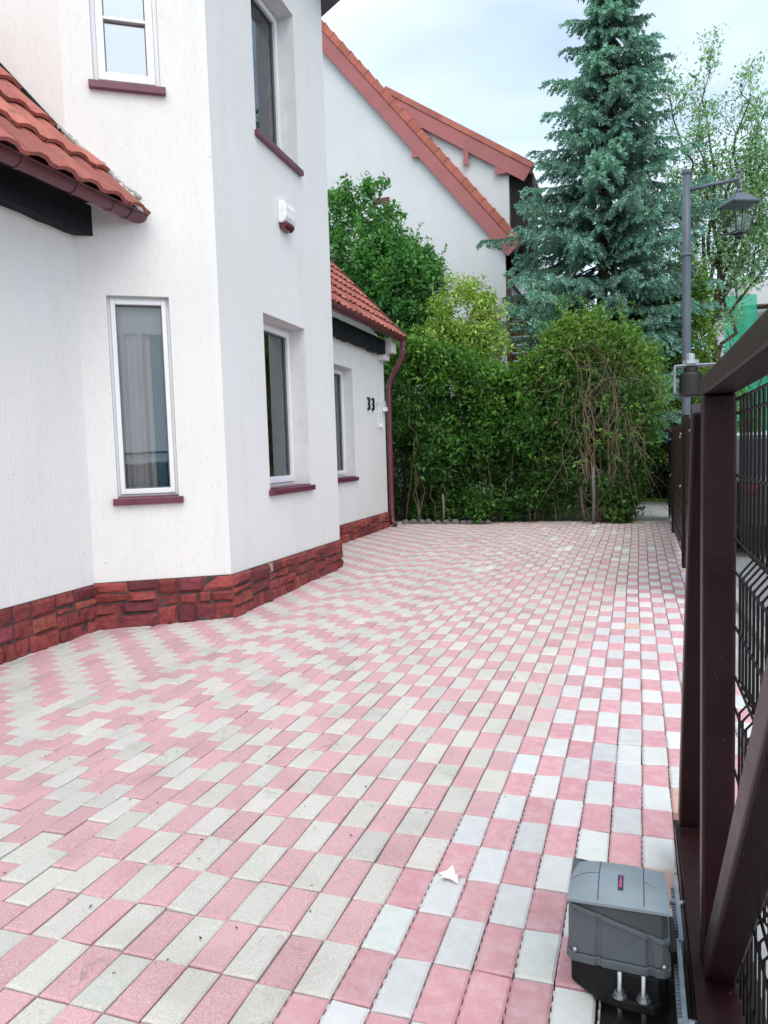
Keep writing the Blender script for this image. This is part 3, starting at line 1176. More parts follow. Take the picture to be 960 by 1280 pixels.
def leaves(name, C, A, Nn, Ln, Wd, col, mat, parent, fold=.18):
    """C centres, A blade axes, Nn blade normals; one diamond blade each"""
    A = unit(A)
    B = unit(np.cross(Nn, A))
    Nn = np.cross(A, B)
    Ln, Wd = Ln[:, None], Wd[:, None]
    V = np.empty((len(C), 4, 3), np.float32)
    V[:, 0] = C-A*Ln*.5
    V[:, 1] = C+B*Wd*.5+Nn*Wd*fold-A*Ln*.05
    V[:, 2] = C+A*Ln*.5-Nn*Wd*fold*.6
    V[:, 3] = C-B*Wd*.5+Nn*Wd*fold-A*Ln*.05
    n = len(C)
    me = bpy.data.meshes.new(name)
    me.vertices.add(4*n)
    me.vertices.foreach_set('co', V.ravel())
    me.loops.add(4*n)
    me.loops.foreach_set('vertex_index', np.arange(4*n, dtype=np.int32))
    me.polygons.add(n)
    me.polygons.foreach_set('loop_start', np.arange(0, 4*n, 4, dtype=np.int32))
    me.polygons.foreach_set('loop_total', np.full(n, 4, np.int32))
    me.materials.append(MATS[mat])
    ca = me.color_attributes.new('Col', 'FLOAT_COLOR', 'POINT')
    cc = np.ones((n, 4, 4), np.float32)
    cc[:, :, :3] = np.clip(col*(1.25 if mat == 'leaf' else 1.12), 0, .9)[:, None, :]
    ca.data.foreach_set('color', cc.ravel())
    me.update(calc_edges=True)
    ob = bpy.data.objects.new(name, me)
    COL.objects.link(ob)
    if parent is not None:
        ob.parent = parent
    return ob


def clump_cloud(clumps, per, spread, rng):
    """clumps (n,3) -> leaf centres around them, plus index of clump"""
    n = len(clumps)
    idx = np.repeat(np.arange(n), per)
    off = rng.normal(0, 1, (len(idx), 3))
    off = off/np.maximum(np.linalg.norm(off, axis=1, keepdims=True), 1e-6)*rng.random((len(idx), 1))**.45
    sp = np.asarray(spread)
    sp = sp[idx][:, None] if sp.ndim == 1 else sp
    return clumps[idx]+off*sp, off, idx


def leaf_object(name, clumps, per, spread, cols, colvar, size, parent, rng, up=.6, droop=.2, aspect=.5, mat='leaf', clump_tone=None):
    C, off, idx = clump_cloud(clumps, per, spread, rng)
    n = len(C)
    Nn = unit(off*.7+np.array([0, 0, up])+rng.normal(0, .45, (n, 3)))
    A = unit(off+rng.normal(0, .7, (n, 3))+np.array([0, 0, -droop]))
    Ln = size*rng.uniform(.6, 1.35, n)*np.exp(rng.normal(0, .22, len(clumps)))[idx]
    cols = np.array(cols)
    tone = rng.integers(0, len(cols), len(clumps)) if clump_tone is None else clump_tone
    col = cols[tone[idx]]*np.exp(rng.normal(0, colvar, (n, 1)))*(1+rng.normal(0, .06, (n, 3)))
    return leaves(name, C, A, Nn, Ln, Ln*aspect*rng.uniform(.8, 1.2, n), col, mat, parent)


def limb(mb, p0, p1, r0, r1, rng, seg=6, wob=.08, n=7):
    p0, p1 = np.array(p0, float), np.array(p1, float)
    L = np.linalg.norm(p1-p0)
    pts, rs = [], []
    for i in range(seg+1):
        f = i/seg
        w_ = rng.normal(0, wob*L/seg, 3)*(1 if 0 < i < seg else 0)
        pts.append(tuple(p0+(p1-p0)*f+w_))
        rs.append(r0+(r1-r0)*f)
    mb.tube(pts, rs, n)
    return pts


def ellipsoid_clumps(c, r, n, rng, shell=.75, flat_bottom=None):
    d = unit(rng.normal(0, 1, (n, 3)))
    rad = rng.uniform(shell, 1.0, (n, 1))**.8
    rad *= 1+.16*np.sin(d[:, :1]*5+d[:, 2:3]*7+c[0])
    P = np.array(c)+d*np.array(r)*rad
    return P


def shoots(parent, bases, dirs, length, cols, size, rng, per=16, bend=.5):
    """leafy shoots that break the outline of a crown"""
    C, A, Nn, Kc = [], [], [], []
    for p, d in zip(bases, dirs):
        L = length*rng.uniform(.5, 1.4)
        d = d/np.linalg.norm(d)
        bd = rng.normal(0, .35, 3)+np.array([0, 0, -bend])
        k = cols[rng.integers(0, len(cols))]
        for i in range(per):
            f = (i+.5)/per
            q = np.array(p)+d*L*f+bd*L*f*f*.5
            sd_ = rng.normal(0, 1, 3)
            C.append(q+sd_*.018)
            A.append(d+bd*f+sd_*.9)
            Nn.append(np.array([0, -.3, 1])+rng.normal(0, .4, 3))
            Kc.append(np.array(k)*math.exp(rng.normal(0, .2)))
    n = len(C)
    Ln = size*rng.uniform(.6, 1.3, n)
    return leaves('shoots', np.array(C), np.array(A), np.array(Nn), Ln, Ln*.45, np.array(Kc), 'leaf', parent)


# ------------------------------------------------------------------ hedge along the back of the drive
rng = np.random.default_rng(21)
hedge = thing('hedge', 'tall dark green hedge with pale bare stems along the back of the paved drive', 'hedge', (-2.6, 11.5, 0))


def hedge_top(x):
    return np.interp(x, [-4.6, -4.1, -3.5, -2.65, -2.1, -1.7, -1.3], [3.4, 3.3, 3.15, 2.75, 2.5, 2.85, 3.0])


N = 1250
cx = rng.uniform(-4.5, -1.2, N)
ht = hedge_top(cx)
cz = rng.uniform(.03, 1, N)**.95*ht
bulge = .16*np.sin(cx*3.1+cz*2.3)+.14*np.sin(cz*5.1-cx*1.3)+.10*np.sin(cx*7.7)
cy = 11.25+bulge+rng.random(N)**2*.75-.05
lowcut = np.where(cz < .5, .12, 0)
cl = np.stack([cx, cy+lowcut, cz], 1)
top = rng.random(N) < .22
cl[top, 2] = ht[top]+rng.normal(0, .1, top.sum())
cl[top, 1] = rng.uniform(11.2, 12.4, top.sum())
sidegap = (cl[:, 0] < -3.98) & (cl[:, 2] < 1.75)
cl[sidegap, 1] = rng.uniform(12.1, 12.7, sidegap.sum())
back = rng.random(N) < .22
back &= ~top
cl[back, 1] = rng.uniform(12.0, 12.6, back.sum())
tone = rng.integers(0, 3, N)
tone[(cl[:, 2] > ht-.55) & (rng.random(N) < .7)] = 3  # upper clumps take the brightest leaf colour, painting in light from above
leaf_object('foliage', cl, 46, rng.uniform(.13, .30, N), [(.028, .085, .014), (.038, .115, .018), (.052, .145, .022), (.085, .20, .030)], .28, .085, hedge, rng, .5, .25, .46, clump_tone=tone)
bs = np.stack([rng.uniform(-4.2, -1.3, 110), rng.uniform(11.05, 11.9, 110), np.zeros(110)], 1)
bs[:, 2] = hedge_top(bs[:, 0])*rng.uniform(.35, 1.0, 110)
bs = bs[~((bs[:, 0] < -3.9) & (bs[:, 2] < 1.8))]
shoots(hedge, bs, rng.normal(0, .45, (len(bs), 3))+np.array([0, -.45, .5]), .42, [(.06, .16, .026), (.09, .21, .034), (.05, .13, .022)], .085, rng)
b = MB()
for i in range(18):
    x, y = rng.uniform(-4.3, -1.3), rng.uniform(11.1, 11.7)
    h = hedge_top(x)*rng.uniform(.45, .9)
    limb(b, (x, y, 0), (x+rng.normal(0, .25), y+rng.normal(0, .1)-.05, h), .013, .005, rng, 10, .22, 5)
b.build('stems', 'dead_vine', hedge)
adopt(hedge)

# vine-smothered corner
rng = np.random.default_rng(33)
ov = thing('overgrown_shrub', 'vine-smothered shrub tangled with brown dead stems at the hedge corner', 'shrub', (-.7, 11.6, 0))


def shrub_top(x):
    return np.interp(x, [-2.0, -1.7, -1.3, -.7, 0, .3, .5], [2.6, 2.95, 3.5, 3.6, 3.1, 2.85, 2.5])


N = 640
cx = rng.uniform(-1.95, .42, N)
ht = shrub_top(cx)
cz = rng.uniform(.02, 1, N)**.7*ht
right = np.interp(cz, [0, .7, 1.4, 2.2, 3.6], [-.12, .05, .28, .46, .35])
cx = np.minimum(cx, right+rng.normal(0, .05, N))
# a hollow in the middle where the dead stems show
cy = 11.35+.20*np.sin(cx*4.2+cz*1.7)+rng.random(N)**2*.9
hole = ((cx+.62)/.42)**2+((cz-1.75)/1.0)**2 < 1
cy = np.where(hole, cy+.45, cy)
cl = np.stack([cx, cy, cz], 1)
keep = ~(hole & (rng.random(N) < .65))
cl, hh = cl[keep], ht[keep]
N = len(cl)
top = rng.random(N) < .25
cl[top, 2] = hh[top]+rng.normal(-.05, .17, top.sum())
cl[top, 1] = rng.uniform(11.2, 12.6, top.sum())
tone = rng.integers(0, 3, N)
tone[(cl[:, 2] > hh-.7) & (rng.random(N) < .75)] = 3  # leaf colour lightened near the crown as if lit from above
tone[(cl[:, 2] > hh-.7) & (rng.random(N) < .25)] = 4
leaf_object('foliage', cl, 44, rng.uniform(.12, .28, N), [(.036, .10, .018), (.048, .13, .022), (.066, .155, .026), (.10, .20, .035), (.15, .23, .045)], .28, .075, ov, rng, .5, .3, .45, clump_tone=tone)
bs = np.stack([rng.uniform(-1.8, .35, 170), rng.uniform(11.1, 11.9, 170), np.zeros(170)], 1)
bs[:, 2] = shrub_top(bs[:, 0])*rng.uniform(.3, 1.02, 170)
shoots(ov, bs, rng.normal(0, .5, (170, 3))+np.array([0, -.35, .55]), .55, [(.075, .18, .03), (.11, .22, .04), (.15, .24, .05)], .075, rng, 18, .8)
b = MB()
for i in range(110):
    x, y, z = rng.normal(-.66, .46), rng.uniform(11.0, 11.35), rng.uniform(1.2, 3.2)
    L = rng.uniform(.5, 2.0)
    p = np.array([x, y, z])
    d = unit(np.array([[rng.normal(0, .6), rng.normal(-.1, .25), rng.normal(-.55, .7)]]))[0]
    pts = [tuple(p)]
    for s in range(9):
        d = unit((d+np.array([rng.normal(0, .30), rng.normal(0, .12), rng.normal(-.10, .25)]))[None])[0]
        p = p+d*L/9
        p[1] = min(max(p[1], 10.92), 11.6)
        p[2] = max(p[2], .02)
        pts.append(tuple(p))
    b.tube(pts, [rng.uniform(.002, .0052)]*10, 4)
for i in range(9):
    x = rng.normal(-.62, .16)
    limb(b, (x, 11.3, 0), (x+rng.normal(0, .3), 11.4, rng.uniform(1.8, 3.1)), .024, .008, rng, 11, .25, 6)
b.build('dead_stems', 'dead_vine', ov)
adopt(ov)

# wire fence that the hedge has swallowed
wf = thing('wire_fence', 'rusty wire mesh fence with weathered posts swallowed by the hedge', 'fence', (-2, 10.98, 0))
m = MB()
for i in range(44):
    x = -4.2+i*.1*.95
    if x > -.05:
        break
    m.tube([(x, 11.06, .03), (x, 11.06, 1.25)], .0022, 4)
for z in np.arange(.05, 1.3, .1):
    m.tube([(-4.2, 11.06, z), (-.12, 11.06, z)], .0022, 4)
for y in np.arange(11.1, 15.5, .1):
    m.tube([(-.10, y, .03), (-.06+.0, y, 1.3)], .0022, 4)
for z in np.arange(.05, 1.35, .1):
    m.tube([(-.10, 11.06, z), (-.08, 15.5, z)], .0022, 4)
m.build('mesh_panel', 'wire_brown', wf)
for (x, y, h, r) in ((-.73, 11.0, .98, .030), (-3.4, 11.05, .55, .022), (-.06, 12.9, 1.7, .028)):
    m = MB()
    m.tube([(x, y, -.05), (x+.012, y, h*.5), (x, y, h)], r, 8)
    m.build('post', 'cobble', wf)
adopt(wf)

for i in range(11):
    m = MB()
    m.smooth = True
    x = -4.12+i*.155+random.uniform(-.03, .03)
    sx, sy, sz = random.uniform(.055, .085), random.uniform(.05, .07), random.uniform(.05, .08)
    ring = []
    for a_ in range(5):
        th = math.pi*(.12+.76*a_/4)
        for b_ in range(10):
            ph = 2*math.pi*b_/10
            k = 1+random.uniform(-.1, .1)
            ring.append((x+sx*math.sin(th)*math.cos(ph)*k, 11.0+sy*math.sin(th)*math.sin(ph)*k, .02+sz*math.cos(th)*k))
    Fc = [(a_*10+b_, a_*10+(b_+1) % 10, (a_+1)*10+(b_+1) % 10, (a_+1)*10+b_) for a_ in range(4) for b_ in range(10)]
    Fc += [tuple(range(10)), tuple(range(40, 50))]
    m.add(ring, Fc)
    tag(m.build('edging_stone', 'cobble'), 'grey rounded edging stone in the row at the foot of the hedge', 'stone', 'edging stones along the hedge foot')

# ------------------------------------------------------------------ trees
rng = np.random.default_rng(5)
lt = thing('leafy_tree', 'bushy mid green tree standing behind the lean-to roof', 'tree', (-5.4, 13.6, 0))
cl = np.concatenate([ellipsoid_clumps((-5.9, 13.7, 6.1), (.95, .8, 1.35), 150, rng, .6),
                     ellipsoid_clumps((-5.1, 13.5, 5.0), (1.05, .9, 1.05), 170, rng, .6),
                     ellipsoid_clumps((-4.75, 13.3, 4.5), (.85, .8, 1.2), 140, rng, .6),
                     ellipsoid_clumps((-5.7, 13.4, 3.8), (1.4, .8, 1.6), 170, rng, .6),
                     ellipsoid_clumps((-4.7, 13.0, 2.7), (1.0, .8, 1.4), 120, rng, .6),
                     ellipsoid_clumps((-4.5, 12.9, 1.1), (1.9, .7, 1.3), 260, rng, .3)])
leaf_object('crown', cl, 60, rng.uniform(.15, .32, len(cl)), [(.055, .17, .045), (.07, .20, .052), (.095, .24, .065), (.045, .13, .035)], .25, .10, lt, rng, .7, .25, .5)
bs = cl[rng.integers(0, 600, 150)]
shoots(lt, bs, rng.normal(0, .5, (150, 3))+np.array([.25, -.35, .6]), .5, [(.08, .22, .055), (.11, .26, .07)], .10, rng)
b = MB()
tp = limb(b, (-5.4, 13.7, 0), (-5.3, 13.6, 4.2), .14, .07, rng, 8, .1, 9)
for e in ((-5.9, 13.7, 6.6), (-5.0, 13.5, 5.3), (-4.6, 13.3, 4.6), (-6.2, 13.5, 5.2)):
    limb(b, tp[4], e, .06, .015, rng, 7, .2, 6)
b.build('trunk', 'bark', lt)
adopt(lt)

rng = np.random.default_rng(6)
yb = thing('yellow_green_bush', 'tall airy yellow-green bush rising between the hedge and the gabled house', 'bush', (-3.2, 12.6, 0))
cl = np.concatenate([ellipsoid_clumps((-3.25, 12.6, 4.0), (.72, .5, .75), 130, rng, .5),
                     ellipsoid_clumps((-2.95, 12.5, 3.4), (.62, .5, .75), 110, rng, .5),
                     ellipsoid_clumps((-3.7, 12.6, 3.5), (.5, .5, .6), 80, rng, .5)])
leaf_object('crown', cl, 42, rng.uniform(.12, .26, len(cl)), [(.21, .32, .06), (.26, .36, .08), (.31, .39, .11), (.16, .28, .05)], .22, .07, yb, rng, .6, .2, .5)
bs = cl[rng.integers(0, len(cl), 90)]
shoots(yb, bs, rng.normal(0, .6, (90, 3))+np.array([0, -.2, .5]), .45, [(.25, .36, .08), (.32, .40, .12)], .07, rng)
b = MB()
for i in range(9):
    limb(b, (-3.2+rng.normal(0, .1), 12.6, 0), (-3.2+rng.normal(0, .45), 12.6+rng.normal(0, .2), rng.uniform(3.4, 4.6)), .028, .006, rng, 8, .2, 5)
b.build('trunk', 'bark', yb)
adopt(yb)

# blue spruce
rng = np.random.default_rng(9)
sp = thing('blue_spruce', 'very tall blue-green spruce towering over the hedge', 'tree', (-.75, 15, 0))


def sp_axis(z):
    return np.array([-.93+.046*z, 15.0, z])


def sp_r(z):
    return float(np.interp(z, [1.5, 4, 5.5, 7.1, 8.7, 9.5, 10.6, 12.0, 12.9], [1.2, 1.75, 1.95, 1.55, 1.12, .85, .46, .22, .05]))


CC, AA, NN, LL, WW, KK = [], [], [], [], [], []
b = MB()
b.tube([tuple(sp_axis(z)) for z in np.linspace(0, 12.8, 14)], [float(x) for x in np.linspace(.17, .012, 14)], 10)
z = 1.9
while z < 12.75:
    R = sp_r(z)
    nb_ = int(8+R*2.9)
    ph0 = rng.uniform(0, 6.28)
    for i in range(nb_):
        ph = ph0+2*math.pi*i/nb_+rng.normal(0, .22)
        Lb = R*(rng.uniform(.55, 1.05) if rng.random() < .6 else rng.uniform(.95, 1.28))*(1+.10*math.sin(ph*2+z*1.3))
        if rng.random() < .08:
            Lb *= 1.25
        o = sp_axis(z+rng.normal(0, .08))
        hd = np.array([math.cos(ph), math.sin(ph), 0])
        ts = np.linspace(0, 1, 9)
        droop = -.28*Lb*ts**1.2+.17*Lb*ts**3+(.18*ts*Lb if z > 10 else 0)
        pts = o+hd*(Lb*ts)[:, None]+np.array([0, 0, 1])*droop[:, None]
        pts[:, :2] += np.cumsum(rng.normal(0, .015, (9, 2)), axis=0)
        b.tube([tuple(p) for p in pts], [float(x) for x in np.linspace(.024, .004, 9)], 4, False)
        side = np.array([-hd[1], hd[0], 0])
        nbr = int(8+Lb*12)
        tone = rng.uniform(.68, 1.28)
        hang = rng.uniform(.7, 1.5)
        for k in range(nbr+2):
            f = .22+.78*(k+rng.uniform(-.3, .3))/(nbr+1)
            f = min(max(f, .15), 1.0)
            base = np.array([np.interp(f, ts, pts[:, a]) for a in range(3)])
            sg = 1 if k % 2 else -1
            tip = f > .93
            d = hd*(1.0 if tip else .65)+side*sg*(0.1 if tip else .75)+np.array([0, 0, rng.normal(-.42, .2)*hang])
            d /= np.linalg.norm(d)
            ln = (.15+.20*(1-f)*Lb/1.2+.06)*rng.uniform(.75, 1.25)
            nn = int(24+ln*80)
            fr = rng.random(nn)
            q = base+d*(fr*ln)[:, None]+np.array([0, 0, -1])*(.22*ln*fr**2)[:, None]
            rad = unit(rng.normal(0, 1, (nn, 3))-.0)
            rad -= (rad@d)[:, None]*d
            rad = unit(rad)
            ax = unit(rad*.75+d*.8+np.array([0, 0, -.12]))
            nl = rng.uniform(.05, .095, nn)
            CC.append(q+ax*(nl*.45)[:, None])
            AA.append(ax)
            NN.append(unit(np.cross(ax, rng.normal(0, 1, (nn, 3)))))
            LL.append(nl)
            WW.append(rng.uniform(.020, .032, nn))
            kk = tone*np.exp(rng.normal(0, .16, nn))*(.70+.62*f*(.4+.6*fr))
            KK.append(kk)
    z += .235+.05*R
CC, AA, NN, LL, WW, KK = [np.concatenate(q) for q in (CC, AA, NN, LL, WW, KK)]
print('spruce blades', len(CC))
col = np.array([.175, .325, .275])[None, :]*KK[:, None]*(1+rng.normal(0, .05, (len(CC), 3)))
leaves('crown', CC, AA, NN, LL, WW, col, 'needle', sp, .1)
b.build('trunk', 'bark', sp, recalc=False)
adopt(sp)


def airy_tree(name, label, base, height, limbs, seed, cols, leaf_size, per, tip_spread, twig_n=7):
    rng = np.random.default_rng(seed)
    root = thing(name, label, 'tree', base)
    b = MB()
    base = np.array(base, float)
    trunk = limb(b, base, base+np.array([.1, 0, height*.62]), .13, .05, rng, 9, .12, 9)
    tips = []
    for (x, y, z_, start) in limbs:
        st = np.array(trunk[start])
        en = np.array([x, y, z_])
        pts = limb(b, st, en, .05, .012, rng, 9, .22, 6)
        for k in range(twig_n*2):
            f = rng.integers(3, 10)
            p = np.array(pts[f])
            d = unit((en-st)[None])[0]*.6+rng.normal(0, .6, 3)
            d[2] += .15
            e = p+unit(d[None])[0]*rng.uniform(.35, 1.0)
            tw = limb(b, p, e, .010, .003, rng, 4, .25, 4)
            tips += [tw[2], tw[3], tw[4]]
    tips = np.array(tips)
    leaf_object('crown', tips, per, tip_spread*np.exp(rng.normal(0, .2, len(tips))), cols, .22, leaf_size, root, rng, .7, .3, .42)
    b.build('trunk', 'bark', root)
    adopt(root)


airy_tree('airy_tree', 'light feathery deciduous tree with open branches behind the street lamp', (1.7, 17, 0), 9.5,
          [(2.75, 17, 8.7, 7), (1.6, 17.2, 9.8, 8), (.75, 17, 9.3, 7), (2.9, 17.1, 7.2, 6), (3.1, 16.8, 6.2, 5), (2.2, 16.6, 9.0, 8), (.9, 16.8, 7.3, 6), (2.6, 16.7, 7.4, 6), (1.3, 16.5, 8.0, 7), (3.3, 17, 6.6, 6), (1.0, 16.6, 5.6, 5), (2.0, 16.4, 6.8, 6), (3.2, 17.4, 8.0, 7)],
          14, [(.19, .33, .20), (.22, .36, .23), (.24, .37, .21), (.15, .28, .16)], .085, 24, .27, 13)

rng = np.random.default_rng(15)
yg = thing('roadside_bush', 'yellow-green bush behind the dark fence under the street lamp', 'bush', (1.5, 15.6, 0))
cl = np.concatenate([ellipsoid_clumps((1.05, 15.6, 3.3), (.55, .6, 1.0), 150, rng, .5), ellipsoid_clumps((1.1, 15.5, 4.4), (.5, .5, .7), 80, rng, .5), ellipsoid_clumps((1.5, 15.5, 1.6), (1.0, .6, 1.4), 140, rng, .6)])
leaf_object('crown', cl, 46, rng.uniform(.13, .28, len(cl)), [(.10, .20, .04), (.14, .25, .05), (.08, .17, .035), (.18, .27, .07)], .25, .08, yg, rng, .6, .2, .5)
b = MB()
for i in range(6):
    limb(b, (1.5, 15.6, 0), (1.5+rng.normal(0, .5), 15.6+rng.normal(0, .3), rng.uniform(2.4, 4.2)), .04, .01, rng, 7, .2, 6)
b.build('trunk', 'bark', yg)
adopt(yg)

rng = np.random.default_rng(16)
dk = thing('evergreen_screen', 'dark evergreen growth closing the end of the path by the fence', 'evergreen', (.2, 16.9, 0))
cl = np.concatenate([ellipsoid_clumps((.3, 17.1, 2.4), (1.5, .7, 2.0), 330, rng, .6), ellipsoid_clumps((-.9, 14.6, 2.3), (.9, 1.3, 1.6), 260, rng, .6), ellipsoid_clumps((.1, 15.4, 3.5), (.85, .8, .9), 150, rng, .6), ellipsoid_clumps((-2.2, 14.5, 1.3), (1.3, .9, 1.2), 220, rng, .6),
                     rng.uniform((-.4, 16.9, .05), (1.15, 17.6, 2.2), (230, 3)),
                     rng.uniform((-1.2, 18.0, .05), (1.3, 19.2, 3.2), (360, 3))])
leaf_object('crown', cl, 44, rng.uniform(.15, .3, len(cl)), [(.025, .055, .018), (.035, .07, .02), (.045, .085, .025)], .25, .09, dk, rng, .5, .25, .45)
b = MB()
for i in range(8):
    limb(b, (.2+rng.normal(0, .3), 17, 0), (.2+rng.normal(0, .8), 17+rng.normal(0, .3), rng.uniform(2, 3.8)), .05, .012, rng, 7, .2, 6)
b.build('trunk', 'bark', dk)
adopt(dk)

m = MB()
m.box((-.3, .75), (16.4, 17.6), (-.06, .05))
structure(m.build('grass_verge', 'grass_green', bevel=.02))

# low growth at the foot of the hedge corner
rng = np.random.default_rng(18)
sh = thing('ground_shrub', 'small bright green broad-leaved plant at the foot of the hedge corner', 'plant', (-.35, 11.2, 0))
cl = np.stack([rng.uniform(-.62, -.12, 60), rng.uniform(11.05, 11.5, 60), rng.uniform(.03, .42, 60)], 1)
leaf_object('foliage', cl, 14, .10*np.ones(60), [(.075, .16, .035), (.06, .13, .03)], .2, .085, sh, rng, .8, .2, .62)
b = MB()
for i in range(8):
    limb(b, (-.4+rng.normal(0, .1), 11.25, 0), (-.4+rng.normal(0, .18), 11.2, rng.uniform(.2, .4)), .005, .003, rng, 4, .2, 4)
b.build('stem', 'bark', sh)
adopt(sh)

# ------------------------------------------------------------------ black garden gate behind the downpipe
gg = thing('garden_gate', 'narrow black metal mesh gate between house corner and hedge', 'gate', (-4.3, 11.0, 0))
m = MB()
for (a_, c_) in (((-4.30, 10.62), (-4.20, 11.05)),):
    pass
g0, g1 = Vector((-4.28, 10.60, 0)), Vector((-4.30, 11.62, 0))
for p in (g0, g1):
    m.beam(p+Z*.02, p+Z*1.45, .05, .05)
m.beam(g0+Z*1.42, g1+Z*1.42, .04, .04)
m.beam(g0+Z*.10, g1+Z*.10, .04, .04)
m.build('frame', 'fence_brown', gg, bevel=.004)
m = MB()
for i in range(1, 20):
    p = g0+(g1-g0)*(i/20)
    m.tube([p+Z*.1, p+Z*1.42], .003, 4)
for k in range(1, 9):
    m.tube([g0+Z*(.1+k*.147), g1+Z*(.1+k*.147)], .003, 4)
m.build('mesh_panel', 'wire_brown', gg)
adopt(gg)

# ------------------------------------------------------------------ street lamp
lx, ly = .655, 9.2
sl = thing('street_lamp', 'grey street lamp with side arm and hanging four-sided lantern', 'street lamp', (lx, ly, 0))
m = MB()
m.tube([(lx, ly, 0), (lx, ly, 1.0), (lx, ly, 3.95), (lx, ly, 5.06)], [.062, .060, .058, .052], 14)
m.lathe([(.06, 0), (.075, .01), (.078, .03), (.068, .05), (.056, .06)], 14, (lx, ly, 3.93))
m.lathe([(.054, 0), (.066, .01), (.066, .045), (.05, .06), (.02, .07)], 14, (lx, ly, 5.05))
m.lathe([(.11, 0), (.11, .25), (.085, .30), (.064, .34)], 14, (lx, ly, 0))
m.build('pole', 'lamp_grey', sl)
m = MB()
ax_, az_ = lx+.665, 4.90
m.tube([(lx, ly, 4.83), (lx+.3, ly, 4.87), (ax_, ly, 4.895)], .026, 10)
m.tube([(ax_, ly, 4.74), (ax_, ly, 5.0)], .022, 10)
m.lathe([(.03, 0), (.034, .02), (.02, .05)], 10, (ax_, ly, 4.98))
m.build('arm', 'lamp_grey', sl)


def frustum(mb, c, r0, z0, r1, z1, rot=.45):
    V = []
    for r, z_ in ((r0, z0), (r1, z1)):
        for k in range(4):
            a = rot+math.pi/4+k*math.pi/2
            V.append((c[0]+r*math.cos(a), c[1]+r*math.sin(a), z_))
    mb.add(V, [(3, 2, 1, 0), (4, 5, 6, 7)]+[(k, (k+1) % 4, 4+(k+1) % 4, 4+k) for k in range(4)])


c_ = (ax_, ly)
m = MB()
frustum(m, c_, .275, 4.545, .285, 4.565)
frustum(m, c_, .265, 4.566, .135, 4.675)
frustum(m, c_, .115, 4.676, .05, 4.715)
m.lathe([(.045, 0), (.05, .02), (.03, .05)], 10, (ax_, ly, 4.712))
lan = m.build('lantern', 'lamp_grey', sl, bevel=.003)
m = MB()
for k in range(4):
    a = .45+math.pi/4+k*math.pi/2
    m.beam((ax_+.235*math.cos(a), ly+.235*math.sin(a), 4.545), (ax_+.135*math.cos(a), ly+.135*math.sin(a), 4.190), .018, .018, (math.cos(a), math.sin(a), 0))
    a2 = a+math.pi/2
    m.beam((ax_+.138*math.cos(a), ly+.138*math.sin(a), 4.185), (ax_+.138*math.cos(a2), ly+.138*math.sin(a2), 4.185), .02, .02)
m.lathe([(.02, 0), (.05, .02), (.05, .05), (.09, .07), (.03, .09)], 12, (ax_, ly, 4.100))
m.build('lantern_frame', 'lamp_dark', lan)
m = MB()
for k in range(4):
    a, a2 = .45+math.pi/4+k*math.pi/2, .45+math.pi/4+(k+1)*math.pi/2
    m.quad((ax_+.13*math.cos(a), ly+.13*math.sin(a), 4.200), (ax_+.13*math.cos(a2), ly+.13*math.sin(a2), 4.200), (ax_+.228*math.cos(a2), ly+.228*math.sin(a2), 4.540), (ax_+.228*math.cos(a), ly+.228*math.sin(a), 4.540))
m.build('glass', 'glass_lamp', lan, recalc=False)
adopt(sl)


# ------------------------------------------------------------------ fence panels of dark brown boards
def slat_fence(name, label, p0, p1, z1, seed, leaf=True):
    rr = random.Random(seed)
    p0, p1 = Vector((p0[0], p0[1], 0)), Vector((p1[0], p1[1], 0))
    d = (p1-p0)
    L = d.length
    d /= L
    n = Vector((-d.y, d.x, 0))             # towards the drive (-X)
    root = thing(name, label, 'fence', tuple((p0+p1)/2), 'dark brown board fence panels along the drive')
    m = MB()
    k = 9
    hh = (z1-.10)/k
    for i in range(k):
        m.obox(p0, d, n, Z, (.04, L-.04), (-.012+rr.uniform(-.002, .002), .010+rr.uniform(-.002, .003)), (.07+i*hh, .07+(i+1)*hh-.010))
    m.build('boards', 'fence_brown', root, bevel=.003)
    for s in ((0, .06), (L-.06, L)):
        m = MB()
        m.obox(p0, d, n, Z, s, (-.035, .035), (0, z1+.02))
        m.obox(p0, d, n, Z, (s[0]-.004, s[1]+.004), (-.04, .04), (z1+.02, z1+.028))
        m.build('post', 'fence_brown', root, bevel=.005)
    for z_ in (z1-.17, z1*.55, .25):
        for s in (.03, L-.03):
            m = MB()
            q = p0+d*s+n*.035+Z*z_
            m.tube([q, q+n*.022], .012, 8)
            m.build('bolt', 'steel', root)
    adopt(root)


slat_fence('fence_panel', 'dark brown board fence panel nearest the sliding gate', (.455, 4.35), (.475, 6.22), 1.60, 1)
slat_fence('fence_panel', 'dark brown board fence panel in the middle of the fence row', (.478, 6.34), (.508, 9.70), 1.57, 2)
slat_fence('fence_panel', 'dark brown board fence panel at the far end beside the concrete path', (.545, 9.80), (.56, 12.25), 1.56, 3)

